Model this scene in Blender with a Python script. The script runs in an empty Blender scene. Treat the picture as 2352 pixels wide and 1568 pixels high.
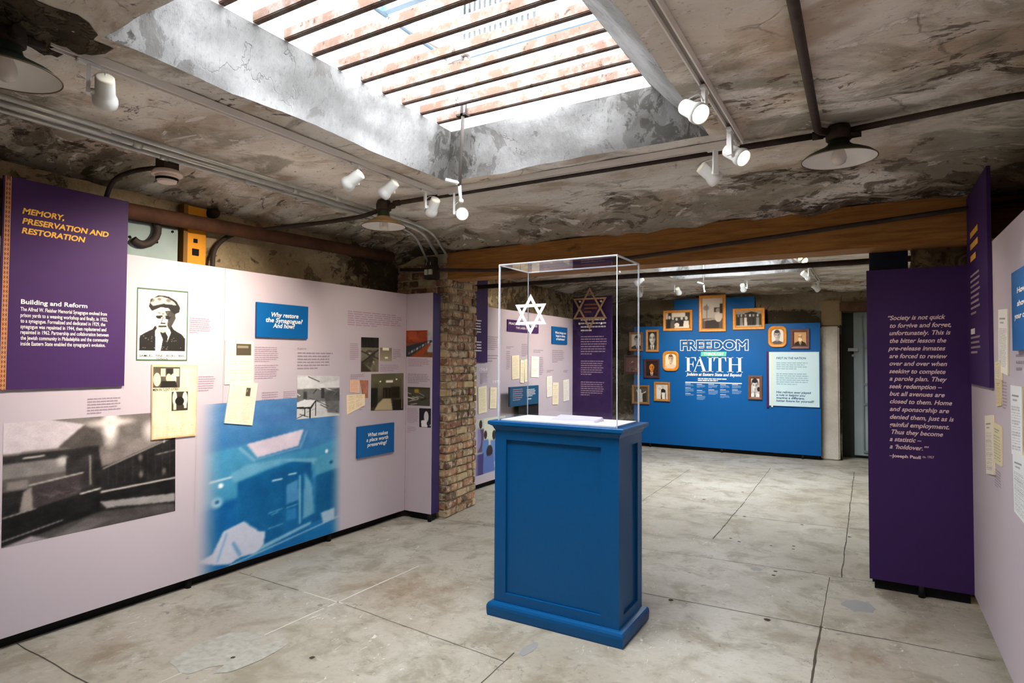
import bpy, bmesh, math, random
import numpy as np
from mathutils import Vector, Matrix, noise as mnoise
random.seed(7); np.random.seed(7)
S = bpy.context.scene; COL = S.collection
V = Vector

# ------------------------------------------------------------------ camera, sky, exposure
FPX = 1397.46; CAMZ = 1.575
_y, _t, _r = math.radians(30.5322), math.radians(1.6304), math.radians(0.326)
FW = V((-math.sin(_y)*math.cos(_t), math.cos(_y)*math.cos(_t), math.sin(_t)))
_rt = V((math.cos(_y), math.sin(_y), 0)); _up = _rt.cross(FW)
RT = _rt*math.cos(_r) + _up*math.sin(_r); UP = -_rt*math.sin(_r) + _up*math.cos(_r)
cam = bpy.data.objects.new('camera', bpy.data.cameras.new('camera')); COL.objects.link(cam)
cam.data.sensor_width = 36; cam.data.sensor_fit = 'HORIZONTAL'; cam.data.lens = FPX*36/2352
cam.data.clip_start = .05; cam.data.clip_end = 200
M = Matrix((RT, UP, -FW)).transposed().to_4x4(); M.translation = V((0, 0, CAMZ)); cam.matrix_world = M
S.camera = cam
W = bpy.data.worlds.new('sky'); S.world = W; W.use_nodes = True
bg = W.node_tree.nodes['Background']; bg.inputs[0].default_value = (.975, .985, 1, 1); bg.inputs[1].default_value = 20.0
S.view_settings.view_transform = 'Standard'; S.view_settings.look = 'None'
S.view_settings.exposure = 0.64; S.view_settings.gamma = 1; S.view_settings.use_curve_mapping = False
cy = S.cycles
cy.use_denoising = True; cy.max_bounces = 10; cy.diffuse_bounces = 6; cy.glossy_bounces = 4; cy.transparent_max_bounces = 24
cy.caustics_reflective = False; cy.caustics_refractive = False; cy.sample_clamp_indirect = 8
def portal(x0, x1, y0, y1, z):                      # daylight enters through the two roof openings
    l = bpy.data.lights.new('skylight_portal', 'AREA'); l.shape = 'RECTANGLE'; l.size = x1-x0; l.size_y = y1-y0
    l.cycles.is_portal = True
    o = bpy.data.objects.new('skylight_portal', l); COL.objects.link(o); o.location = ((x0+x1)/2, (y0+y1)/2, z)
portal(-2.36, -1.0, 1.05, 3.2, 3.55); portal(-2.34, -1.0, 6.85, 8.88, 3.45)

# ------------------------------------------------------------------ pixel <-> place
def ray(px, py): return FW + RT*((px-1176)/FPX) - UP*((py-784)/FPX)
def on(ax, val, px, py):
    d = ray(px, py); i = 'xyz'.index(ax); c = V((0, 0, CAMZ)); return c + d*((val-c[i])/d[i])
class Plane:                                          # an upright face: u runs to the reader's right, w is up, n faces the reader
    def __init__(s, ax, val, n):
        s.ax, s.val, s.n = ax, val, V(n); s.w = V((0, 0, 1)); s.u = s.w.cross(s.n)
    def at(s, px, py, off=0):
        return on(s.ax, s.val + off*s.n['xyz'.index(s.ax)], px, py)
    def shifted(s, off): return Plane(s.ax, s.val + off*s.n['xyz'.index(s.ax)], s.n)
LP = Plane('x', -3.987, (1, 0, 0)); RP = Plane('y', 4.685, (0, -1, 0)); RW = Plane('x', .56, (-1, 0, 0))
QP = Plane('y', 4.917, (0, -1, 0)); FP = Plane('y', 10.77, (0, -1, 0)); FL = Plane('x', -4.05, (1, 0, 0)); FE = Plane('y', 8.75, (0, -1, 0))

# ------------------------------------------------------------------ colours and materials
def lin1(c): return c/12.92 if c <= .04045 else ((c+.055)/1.055)**2.4
def lin(c): return tuple(lin1(v/255) for v in c)
_mats = {}
def mat(name, rgb, rough=.6, metal=0, spec=.3, vary=0, scale=20, emit=0, bump=0):
    if name in _mats: return _mats[name]
    m = bpy.data.materials.new(name); m.use_nodes = True; nt = m.node_tree; b = nt.nodes['Principled BSDF']
    c = lin(rgb); b.inputs['Base Color'].default_value = (*c, 1); b.inputs['Roughness'].default_value = rough
    b.inputs['Metallic'].default_value = metal; b.inputs['Specular IOR Level'].default_value = spec
    if emit:
        b.inputs['Emission Color'].default_value = (*c, 1); b.inputs['Emission Strength'].default_value = emit
    if vary or bump:
        tc = nt.nodes.new('ShaderNodeTexCoord'); n = nt.nodes.new('ShaderNodeTexNoise'); n.inputs['Scale'].default_value = scale
        n.inputs['Detail'].default_value = 6; nt.links.new(tc.outputs['Object'], n.inputs['Vector'])
        if vary:
            r = nt.nodes.new('ShaderNodeValToRGB'); r.color_ramp.elements[0].position = .3; r.color_ramp.elements[1].position = .7
            r.color_ramp.elements[0].color = (*[v*(1-vary) for v in c], 1); r.color_ramp.elements[1].color = (*[min(1, v*(1+vary*.5)) for v in c], 1)
            nt.links.new(n.outputs['Fac'], r.inputs['Fac']); nt.links.new(r.outputs['Color'], b.inputs['Base Color'])
        if bump:
            bp = nt.nodes.new('ShaderNodeBump'); bp.inputs['Strength'].default_value = bump; bp.inputs['Distance'].default_value = .01
            nt.links.new(n.outputs['Fac'], bp.inputs['Height']); nt.links.new(bp.outputs['Normal'], b.inputs['Normal'])
    _mats[name] = m; return m

class NT:                                             # short node-graph writer
    def __init__(s, name):
        s.m = bpy.data.materials.new(name); s.m.use_nodes = True; s.t = s.m.node_tree; s.b = s.t.nodes['Principled BSDF']
        s.tc = s.t.nodes.new('ShaderNodeTexCoord').outputs['Object']; _mats[name] = s.m
    def new(s, k, **kw):
        n = s.t.nodes.new(k)
        for a, v in kw.items(): setattr(n, a, v)
        return n
    def link(s, a, b): s.t.links.new(a, b)
    def setin(s, sock, v):
        if hasattr(v, 'links'): s.link(v, sock)
        else: sock.default_value = v
    def mapping(s, scale=(1, 1, 1), loc=(0, 0, 0), rot=(0, 0, 0), vec=None):
        n = s.new('ShaderNodeMapping'); s.link(vec or s.tc, n.inputs[0])
        n.inputs['Scale'].default_value = scale; n.inputs['Location'].default_value = loc; n.inputs['Rotation'].default_value = rot
        return n.outputs[0]
    def noise(s, scale, detail=8, rough=.6, dist=0, vec=None, out='Fac'):
        n = s.new('ShaderNodeTexNoise'); s.link(vec or s.tc, n.inputs['Vector'])
        n.inputs['Scale'].default_value = scale; n.inputs['Detail'].default_value = detail
        n.inputs['Roughness'].default_value = rough; n.inputs['Distortion'].default_value = dist
        return n.outputs[out]
    def ramp(s, fac, stops):
        n = s.new('ShaderNodeValToRGB'); e = n.color_ramp.elements
        while len(e) < len(stops): e.new(.5)
        for k, (p, c) in enumerate(stops):
            e[k].position = p; e[k].color = (c, c, c, 1) if isinstance(c, (int, float)) else (*lin(c), 1)
        s.link(fac, n.inputs[0]); return n.outputs[0]
    def math(s, op, a, b=0, clamp=False):
        n = s.new('ShaderNodeMath', operation=op, use_clamp=clamp); s.setin(n.inputs[0], a); s.setin(n.inputs[1], b); return n.outputs[0]
    def mix(s, fac, a, b, mode='MIX'):
        n = s.new('ShaderNodeMixRGB', blend_type=mode); s.setin(n.inputs[0], fac)
        for k, v in ((1, a), (2, b)):
            s.setin(n.inputs[k], v if hasattr(v, 'links') else (*lin(v), 1))
        return n.outputs[0]
    def cracks(s, scale, w=.02, warp=.25, vec=None):
        wn = s.noise(3, 5, .6, out='Color', vec=vec); a = s.new('ShaderNodeVectorMath', operation='MULTIPLY_ADD')
        s.link(wn, a.inputs[0]); a.inputs[1].default_value = (warp,)*3; s.link(vec or s.tc, a.inputs[2])
        v = s.new('ShaderNodeTexVoronoi', feature='DISTANCE_TO_EDGE'); s.link(a.outputs[0], v.inputs['Vector']); v.inputs['Scale'].default_value = scale
        return s.ramp(v.outputs['Distance'], [(0, 1), (w, 0)])
    def attr(s, name):
        n = s.new('ShaderNodeAttribute'); n.attribute_name = name; return n.outputs['Fac']
    def finish(s, col, rough=.85, bump=None, strength=.5, dist=.02, spec=.2):
        s.setin(s.b.inputs['Base Color'], col); s.setin(s.b.inputs['Roughness'], rough); s.b.inputs['Specular IOR Level'].default_value = spec
        if bump is not None:
            n = s.new('ShaderNodeBump'); n.inputs['Strength'].default_value = strength; n.inputs['Distance'].default_value = dist
            s.link(bump, n.inputs['Height']); s.link(n.outputs[0], s.b.inputs['Normal'])
        return s.m

def plaster(name, light, mid, dark, stain, lo=.5, patch=4.5, stretch=(1, 1, 1), crack=.35, bricks=0, strength=.5, amt=0.0):
    n = NT(name); v = n.mapping(scale=stretch)
    base = n.mix(n.ramp(n.noise(1.6, 8, .65, vec=v), [(.38, 0), (.62, 1)]), light, mid)
    fine = n.noise(26, 6, .7, vec=v); base = n.mix(n.ramp(fine, [(.35, .35), (.6, 0)]), base, mid)
    big = n.noise(.8, 4, .5, vec=v)
    pn = n.noise(patch, 12, .68, .5, vec=v)
    st = n.attr('stain')
    f = n.math('ADD', n.math('ADD', pn, n.math('MULTIPLY', n.math('SUBTRACT', big, .5), .5)), n.math('MULTIPLY', st, .42))
    f = n.math('ADD', f, amt)
    m1 = n.ramp(f, [(lo, 0), (lo+.035, .75), (lo+.2, 1)])
    base = n.mix(n.math('MULTIPLY', m1, .8), base, stain)
    pn2 = n.math('ADD', n.math('ADD', n.noise(patch*1.7, 10, .7, .8, vec=n.mapping(scale=stretch, loc=(5, 3, 1))), n.math('MULTIPLY', n.math('SUBTRACT', big, .5), .7)), n.math('MULTIPLY', st, .38))
    m2 = n.ramp(pn2, [(lo+.09, 0), (lo+.125, .85), (lo+.3, 1)])
    base = n.mix(n.math('MULTIPLY', m2, .9), base, dark)
    grime = n.ramp(n.noise(60, 4, .8, vec=v), [(.55, 0), (.75, .5)]); base = n.mix(grime, base, dark)
    ck = n.math('MULTIPLY', n.math('MULTIPLY', n.cracks(1.3, .008, .8, vec=v), crack), n.ramp(n.noise(1.9, 4, .5, vec=n.mapping(loc=(2, 8, 4))), [(.5, 0), (.62, 1)]))
    if bricks:
        bt = n.new('ShaderNodeTexBrick'); w = n.noise(4, 4, .6, out='Color'); a = n.new('ShaderNodeVectorMath', operation='MULTIPLY_ADD')
        n.link(w, a.inputs[0]); a.inputs[1].default_value = (.05,)*3; n.link(n.tc, a.inputs[2]); n.link(a.outputs[0], bt.inputs['Vector'])
        bt.inputs['Scale'].default_value = 1; bt.inputs['Brick Width'].default_value = .42; bt.inputs['Row Height'].default_value = .16; bt.inputs['Mortar Size'].default_value = .006
        bt.inputs['Mortar Smooth'].default_value = .3
        ck = n.math('MAXIMUM', ck, n.math('MULTIPLY', n.math('MULTIPLY', bt.outputs['Fac'], bricks), n.ramp(n.noise(2.3, 5, .6), [(.4, 0), (.6, 1)])))
    base = n.mix(ck, base, dark)
    h = n.math('SUBTRACT', n.math('ADD', n.math('MULTIPLY', n.noise(9, 10, .65, vec=v), .8), n.math('MULTIPLY', m1, -.45)), n.math('MULTIPLY', ck, .5))
    return n.finish(base, .9, h, strength, .025, .1)

# ------------------------------------------------------------------ mesh helpers
def link(name, me, m=None, parent=None, smooth=False):
    o = bpy.data.objects.new(name, me); COL.objects.link(o)
    if m is not None:
        for k in (m if isinstance(m, (list, tuple)) else [m]): me.materials.append(k)
    if parent is not None:
        o.parent = parent; o.matrix_parent_inverse = root_matrix(parent).inverted()
    if smooth:
        for p in me.polygons: p.use_smooth = True
    return o
def root_matrix(o):
    m = Matrix.Translation(o.location) @ o.rotation_euler.to_matrix().to_4x4()
    if o.parent: m = root_matrix(o.parent) @ o.matrix_parent_inverse @ m
    return m
class MB:
    def __init__(s): s.bm = bmesh.new(); s.mi = 0
    def face(s, vs):
        f = s.bm.faces.new([s.bm.verts.new(v) for v in vs]); f.material_index = s.mi; return f
    def box(s, a, b):
        x0, y0, z0 = a; x1, y1, z1 = b
        return s.hexa([(x0, y0, z0), (x1, y0, z0), (x1, y1, z0), (x0, y1, z0)], [(x0, y0, z1), (x1, y0, z1), (x1, y1, z1), (x0, y1, z1)])
    def hexa(s, lo, hi):
        a = [s.bm.verts.new(v) for v in lo]; b = [s.bm.verts.new(v) for v in hi]; n = len(a)
        fs = [s.bm.faces.new(a[::-1]), s.bm.faces.new(b)]
        for k in range(n): fs.append(s.bm.faces.new((a[k], a[(k+1) % n], b[(k+1) % n], b[k])))
        for f in fs: f.material_index = s.mi
        return fs
    def ring(s, outer, inner):                         # flat frame between two closed outlines of the same count
        a = [s.bm.verts.new(v) for v in outer]; b = [s.bm.verts.new(v) for v in inner]; n = len(a)
        for k in range(n):
            f = s.bm.faces.new((a[k], a[(k+1) % n], b[(k+1) % n], b[k])); f.material_index = s.mi
    def loft(s, loops, caps=True, closed=True):
        vs = [[s.bm.verts.new(p) for p in l] for l in loops]
        n = len(vs[0])
        for i in range(len(vs)-1):
            for k in range(n if closed else n-1):
                f = s.bm.faces.new((vs[i][k], vs[i][(k+1) % n], vs[i+1][(k+1) % n], vs[i+1][k])); f.material_index = s.mi; f.smooth = True
        if caps:
            for l in (vs[0][::-1], vs[-1]):
                f = s.bm.faces.new(l); f.material_index = s.mi
    def lathe(s, prof, base, axis=(0, 0, 1), seg=32, caps=True):   # prof: (radius, height along axis)
        z = V(axis).normalized(); x = z.orthogonal().normalized(); y = z.cross(x)
        s.loft([[V(base) + z*h + (x*math.cos(a) + y*math.sin(a))*max(r, 1e-4) for a in [2*math.pi*k/seg for k in range(seg)]] for r, h in prof], caps)
    def tube(s, pts, r, seg=12, caps=True):
        pts = [V(p) for p in pts]; loops = []; x = None
        for i, p in enumerate(pts):
            d = (pts[min(i+1, len(pts)-1)] - pts[max(i-1, 0)]).normalized()
            if x is None: x = d.orthogonal().normalized()
            x = (x - d*x.dot(d)).normalized(); y = d.cross(x); rr = r[i] if isinstance(r, (list, tuple)) else r
            loops.append([p + (x*math.cos(a) + y*math.sin(a))*rr for a in [2*math.pi*k/seg for k in range(seg)]])
        s.loft(loops, caps)
    def build(s, name, m=None, parent=None, bevel=0, fix=True):
        if fix: bmesh.ops.recalc_face_normals(s.bm, faces=s.bm.faces)
        if bevel:
            es = [e for e in s.bm.edges if len(e.link_faces) == 2 and e.calc_face_angle(0) > .6]
            bmesh.ops.bevel(s.bm, geom=es, offset=bevel, segments=2, affect='EDGES', clamp_overlap=True)
        me = bpy.data.meshes.new(name); s.bm.to_mesh(me); s.bm.free(); return link(name, me, m, parent)
def smooth_path(pts, n=6):                             # Catmull-Rom through the points
    pts = [V(p) for p in pts]; out = []
    for i in range(len(pts)-1):
        p0, p1, p2, p3 = pts[max(i-1, 0)], pts[i], pts[i+1], pts[min(i+2, len(pts)-1)]
        for k in range(n):
            t = k/n; out.append(.5*((2*p1) + (p2-p0)*t + (2*p0-5*p1+4*p2-p3)*t*t + (3*p1-p0-3*p2+p3)*t**3))
    return out + [pts[-1]]
def elbow(pts, r=.08, n=6):                            # straight runs with rounded corners
    pts = [V(p) for p in pts]; out = [pts[0]]
    for i in range(1, len(pts)-1):
        a, b, c = pts[i-1], pts[i], pts[i+1]; ra = min(r, (a-b).length*.45, (c-b).length*.45)
        p, q = b + (a-b).normalized()*ra, b + (c-b).normalized()*ra
        for k in range(n+1):
            t = k/n; out.append(p*(1-t)**2 + b*2*t*(1-t) + q*t*t)
    return out + [pts[-1]]

def tag(o, label, cat, group=None, kind=None):
    o['label'] = label; o['category'] = cat
    if group: o['group'] = group
    if kind: o['kind'] = kind
    return o
def thing(name, label, cat, loc, group=None, kind=None):
    o = bpy.data.objects.new(name, None); o.empty_display_size = .05; COL.objects.link(o); o.location = loc
    return tag(o, label, cat, group, kind)
def struct(o): o['kind'] = 'structure'; return o

# grid surface: fn(i/nu, j/nv) -> point, optional per-vertex stain
def surface(name, fn, nu, nv, m, parent=None, stain=None, skip=None, smooth=True):
    me = bpy.data.meshes.new(name); vs = []; st = []
    for j in range(nv+1):
        for i in range(nu+1):
            p = fn(i/nu, j/nv); vs.append(p); st.append(stain(p) if stain else 0)
    fs = []
    for j in range(nv):
        for i in range(nu):
            if skip and skip(i, j): continue
            a = j*(nu+1)+i; fs.append((a, a+1, a+nu+2, a+nu+1))
    me.from_pydata([tuple(v) for v in vs], [], fs); at = me.attributes.new('stain', 'FLOAT', 'POINT'); at.data.foreach_set('value', st)
    return link(name, me, m, parent, smooth)
def fbm(p, sc=1, o=4): return mnoise.fractal(V(p)*sc, 1.0, 2.0, o)
def sstep(a, b, x):
    t = min(1, max(0, (x-a)/(b-a))) if a != b else float(x > a); return t*t*(3-2*t)

# ------------------------------------------------------------------ printed pictures: a small painter on a vertex-colour grid
class Cv:
    def __init__(s, w, h, bg=(200, 200, 200)):
        s.w, s.h = w, h; s.a = np.ones((h, w, 3))*np.array(bg, float)
        s.U, s.V = np.meshgrid(np.linspace(0, 1, w), np.linspace(0, 1, h))
    def blur(s, m, n):
        for _ in range(n):
            p = np.pad(m, 1, mode='edge'); m = (p[:-2, 1:-1]+p[2:, 1:-1]+p[1:-1, :-2]+p[1:-1, 2:]+2*p[1:-1, 1:-1])/6
        return m
    def put(s, m, col, al=1):
        m = (m*al)[..., None]; s.a = s.a*(1-m) + np.array(col if isinstance(col, tuple) else (col,)*3, float)*m; return s
    def poly(s, pts, col, al=1, soft=1):
        m = np.zeros((s.h, s.w), bool); n = len(pts)
        for k in range(n):
            (x0, y0), (x1, y1) = pts[k], pts[(k+1) % n]
            if y0 == y1: continue
            m ^= ((s.V >= min(y0, y1)) & (s.V < max(y0, y1)) & (s.U < x0 + (s.V-y0)*(x1-x0)/(y1-y0)))
        return s.put(s.blur(m.astype(float), soft), col, al)
    def rect(s, x0, y0, x1, y1, col, al=1, soft=0):
        return s.put(s.blur(((s.U >= x0) & (s.U <= x1) & (s.V >= y0) & (s.V <= y1)).astype(float), soft), col, al)
    def ell(s, cx, cy, rx, ry, col, al=1, soft=.15):
        d = np.sqrt(((s.U-cx)/rx)**2 + ((s.V-cy)/ry)**2); return s.put(np.clip((1-d)/soft + .5, 0, 1), col, al)
    def line(s, x0, y0, x1, y1, wd, col, al=1):
        dx, dy = x1-x0, y1-y0; t = np.clip(((s.U-x0)*dx + (s.V-y0)*dy)/(dx*dx+dy*dy), 0, 1)
        d = np.hypot(s.U-x0-t*dx, s.V-y0-t*dy); return s.put(np.clip((wd-d)/wd*2, 0, 1), col, al)
    def soften(s, n, grain=0):
        for k in range(3): s.a[..., k] = s.blur(s.a[..., k], n)
        if grain: s.a = s.a + (np.random.rand(s.h, s.w, 1)-.5)*grain
        return s
    def vgrad(s, c0, c1):
        t = s.V[..., None]; s.a = np.array(c0, float)*(1-t) + np.array(c1, float)*t; return s
    def rough(s, amp, sc=6):
        for k in range(3):
            n = max(2, int(sc*2**k)); g = np.random.rand(n+1, n+1)-.5
            x = s.U*(n-1e-6); y = s.V*(n-1e-6); i = x.astype(int); j = y.astype(int); fx, fy = x-i, y-j
            v = g[j, i]*(1-fx)*(1-fy) + g[j, i+1]*fx*(1-fy) + g[j+1, i]*(1-fx)*fy + g[j+1, i+1]*fx*fy
            s.a = s.a + (v*amp/2**(k*.6))[..., None]*2
        return s
    def rows(s, x0, y0, x1, y1, n, col, al=.6, fill=.5):
        p = (y1-y0)/n
        for k in range(n):
            x = x0; e = x1 - random.random()*(x1-x0)*.15
            while x < e:
                w = (.05 + random.random()*.1)*(x1-x0); s.rect(x, y0+k*p, min(x+w, e), y0+k*p+p*fill, col, al*(.6+.4*random.random())); x += w + .02*(x1-x0)
        return s
def pictmat():
    if 'printed_ink' in _mats: return _mats['printed_ink']
    n = NT('printed_ink'); a = n.new('ShaderNodeVertexColor'); a.layer_name = 'ink'
    return n.finish(a.outputs['Color'], .55, spec=.25)
def picture(name, cv, q, parent=None):                  # q: four points TL, TR, BR, BL
    tl, tr, br, bl = [np.array(p) for p in q]; h, w = cv.h, cv.w
    u, v = cv.U[..., None], cv.V[..., None]
    P = (tl*(1-u)+tr*u)*(1-v) + (bl*(1-u)+br*u)*v
    idx = np.arange(h*w).reshape(h, w); f = np.stack([idx[1:, :-1], idx[1:, 1:], idx[:-1, 1:], idx[:-1, :-1]], -1).reshape(-1, 4)
    me = bpy.data.meshes.new(name); me.vertices.add(h*w); me.vertices.foreach_set('co', P.reshape(-1).astype(np.float32))
    nf = len(f); me.loops.add(nf*4); me.loops.foreach_set('vertex_index', f.reshape(-1)); me.polygons.add(nf)
    me.polygons.foreach_set('loop_start', np.arange(nf)*4); me.update(calc_edges=True)
    c = np.clip(cv.a/255, 0, 1); c = np.where(c <= .04045, c/12.92, ((c+.055)/1.055)**2.4)
    ca = me.color_attributes.new('ink', 'FLOAT_COLOR', 'POINT'); ca.data.foreach_set('color', np.concatenate([c.reshape(-1, 3), np.ones((h*w, 1))], 1).reshape(-1).astype(np.float32))
    return link(name, me, pictmat(), parent)
def quad(P, pts, off): return [P.at(x, y, off) for x, y in pts]
def qrect(P, x0, y0, x1, y1, off):                       # upright rectangle from the picture positions of two opposite corners
    a, b = P.at(x0, y0, off), P.at(x1, y1, off); k = 'y' if P.ax == 'x' else 'x'
    c = a.copy(); setattr(c, k, getattr(b, k)); d = b.copy(); setattr(d, k, getattr(a, k)); return [a, c, b, d]
def slab(mb, q, n, t):                                   # board: front face q, thickness t behind it
    mb.hexa([p - n*t for p in q], [V(p) for p in q])
def board(name, P, pts, t, m, parent=None, off=None, bevel=0):
    mb = MB(); q = quad(P, pts, t if off is None else off); slab(mb, q, P.n, t); return mb.build(name, m, parent, bevel)

# ------------------------------------------------------------------ lettering
_txt = {}
def glyphs(s, bold=0, outline=0):
    k = (s, bold, outline)
    if k not in _txt:
        c = bpy.data.curves.new('t', 'FONT'); c.body = s; c.size = 1; c.offset = bold; c.resolution_u = 3; c.fill_mode = 'NONE' if outline else 'FRONT'; c.bevel_depth = outline; c.bevel_resolution = 1
        o = bpy.data.objects.new('t', c); COL.objects.link(o); dg = bpy.context.evaluated_depsgraph_get(); dg.update()
        me = bpy.data.meshes.new_from_object(o.evaluated_get(dg))
        n = len(me.vertices); co = np.zeros(n*3, np.float32); me.vertices.foreach_get('co', co); co = co.reshape(-1, 3)
        fs = [tuple(p.vertices) for p in me.polygons]
        if outline: fs = [f for f in fs if all(co[i, 2] > -1e-4 for i in f)]
        bpy.data.objects.remove(o); bpy.data.curves.remove(c); bpy.data.meshes.remove(me); _txt[k] = (co, fs)
    return _txt[k]
CAP = None
def lettering(P, lines, m, parent, off=.002, name='lettering', outline=0):
    """lines: (text, x0, x1, baseline y, cap height px, bold, shear) in photograph pixels; baseline taken at x0 and kept level"""
    global CAP
    if CAP is None: CAP = float(glyphs('H', 0)[0][:, 1].max())
    vs, fs = [], []
    for s, x0, x1, yb, hp, bold, sh in lines:
        co, f = glyphs(s, bold, outline); co = co.copy()
        A = P.at(x0, yb, off); T = P.at(x0, yb-hp, off); B = P.at(x1, yb, off); wd = abs((B-A).dot(P.u)); hh = (T-A).length
        lo, hi = co[:, 0].min(), co[:, 0].max()
        X = (co[:, 0]-lo)/(hi-lo)*wd; Y = co[:, 1]/CAP*hh; X = X + Y*sh
        if sh: X = X/(X.max()-X.min())*wd
        b = len(vs)
        for x, y in zip(X, Y): vs.append(A + P.u*float(x) + P.w*float(y))
        fs += [tuple(b+i for i in q) for q in f]
    me = bpy.data.meshes.new(name); me.from_pydata([tuple(v) for v in vs], [], fs); return link(name, me, m, parent)
def caption(P, x0, y0, x1, y1, n, m, parent, off=.002, fill=.42, first=None, name='caption_text'):
    """a block of small print too fine to read: n lines broken into word-long dashes"""
    q = qrect(P, x0, y0, x1, y1, off); wd = (q[1]-q[0]).length; ht = (q[0]-q[3]).length; p = ht/n; mb = MB()
    for k in range(n):
        x = 0; e = wd*(1-random.random()*.13) if k < n-1 else wd*(.35+.4*random.random())
        while x < e-.004:
            w = min(wd*(.06+.1*random.random()), e-x); a = q[0] + P.u*x - P.w*(k*p)
            mb.face([a - P.w*p*fill, a + P.u*w - P.w*p*fill, a + P.u*w, a]); x += w + wd*.018
    return mb.build(name, m, parent, fix=False)
# ------------------------------------------------------------------ surfaces of the building
def ceiling_mat():
    n = NT('old_ceiling_plaster'); v = n.mapping(scale=(.75, 1.25, 1)); st = n.attr('stain'); sh = lambda f, k: n.math('ADD', f, n.math('MULTIPLY', st, k))
    o = lambda x: n.mapping(scale=(.75, 1.25, 1), loc=(x, x*.7, x*.3))
    c = n.mix(n.ramp(n.noise(1.4, 8, .6, vec=v), [(.4, 0), (.6, 1)]), (240, 235, 228), (214, 204, 192))
    c = n.mix(n.ramp(sh(n.noise(2.2, 10, .62, .4, vec=o(3)), .2), [(.48, 0), (.6, .75)]), c, (174, 152, 130))
    c = n.mix(n.ramp(sh(n.noise(1.8, 10, .66, .6, vec=o(7)), .22), [(.52, 0), (.6, .7)]), c, (142, 136, 118))
    m_l = n.ramp(n.noise(5.5, 10, .66, .5, vec=o(11)), [(.59, 0), (.61, .8)]); c = n.mix(m_l, c, (238, 231, 226))
    reg = n.math('MULTIPLY', n.math('SUBTRACT', n.noise(1.1, 4, .5, vec=o(15)), .5), .55)
    f = n.math('ADD', sh(n.noise(6.5, 12, .72, .7, vec=o(19)), .2), reg); m_d = n.ramp(f, [(.61, 0), (.635, .7), (.74, .95)]); c = n.mix(m_d, c, (104, 90, 76))
    f2 = n.math('ADD', sh(n.noise(11, 12, .75, .6, vec=o(23)), .2), n.math('MULTIPLY', reg, 1.3)); m_k = n.ramp(f2, [(.67, 0), (.69, .85)]); c = n.mix(m_k, c, (62, 54, 46))
    c = n.mix(n.ramp(n.noise(34, 6, .75, vec=o(5)), [(.58, 0), (.66, .55)]), c, (112, 100, 88))
    wn = n.noise(2.5, 5, .6, out='Color'); a = n.new('ShaderNodeVectorMath', operation='MULTIPLY_ADD'); n.link(wn, a.inputs[0]); a.inputs[1].default_value = (.22,)*3; n.link(n.tc, a.inputs[2])
    vo = n.new('ShaderNodeTexVoronoi', feature='DISTANCE_TO_EDGE'); n.link(n.mapping(scale=(2.4, 4.2, 1), vec=a.outputs[0]), vo.inputs['Vector']); vo.inputs['Scale'].default_value = 1; vo.inputs['Randomness'].default_value = .55
    ck = n.math('MULTIPLY', n.ramp(vo.outputs['Distance'], [(.003, 1), (.02, 0)]), n.ramp(n.noise(2.8, 6, .65, vec=o(29)), [(.5, 0), (.62, .5)])); c = n.mix(ck, c, (96, 84, 72))
    h = n.math('SUBTRACT', n.math('ADD', n.math('ADD', n.noise(8, 10, .65, vec=v), n.math('MULTIPLY', m_l, .3)), n.math('MULTIPLY', m_d, -.45)), n.math('MULTIPLY', ck, .5))
    return n.finish(c, .9, h, .7, .02, .1)
M_ceil = ceiling_mat()
M_reveal = plaster('reveal_plaster', (170, 169, 169), (134, 133, 132), (80, 78, 74), (112, 109, 106), .555, 6.5, (1, 1, .7), .4, 0, .4)
M_wall = plaster('rubble_wall', (196, 180, 148), (160, 140, 108), (58, 50, 40), (122, 106, 82), .535, 6, (1, 1, 1), .45, 0, 1.0)
M_dark = plaster('damp_wall', (150, 138, 118), (116, 106, 88), (50, 46, 36), (84, 78, 62), .5, 2.6, (1, 1, 1), .4, 0, .8)
M_pier = plaster('whitewashed_pier', (214, 206, 196), (186, 178, 166), (96, 84, 72), (150, 138, 124), .66, 3, (1, 1, 1), .3, 0, .4)
M_shaft = mat('white_shaft_paint', (245, 245, 245), .7, vary=.04, scale=4)

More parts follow.
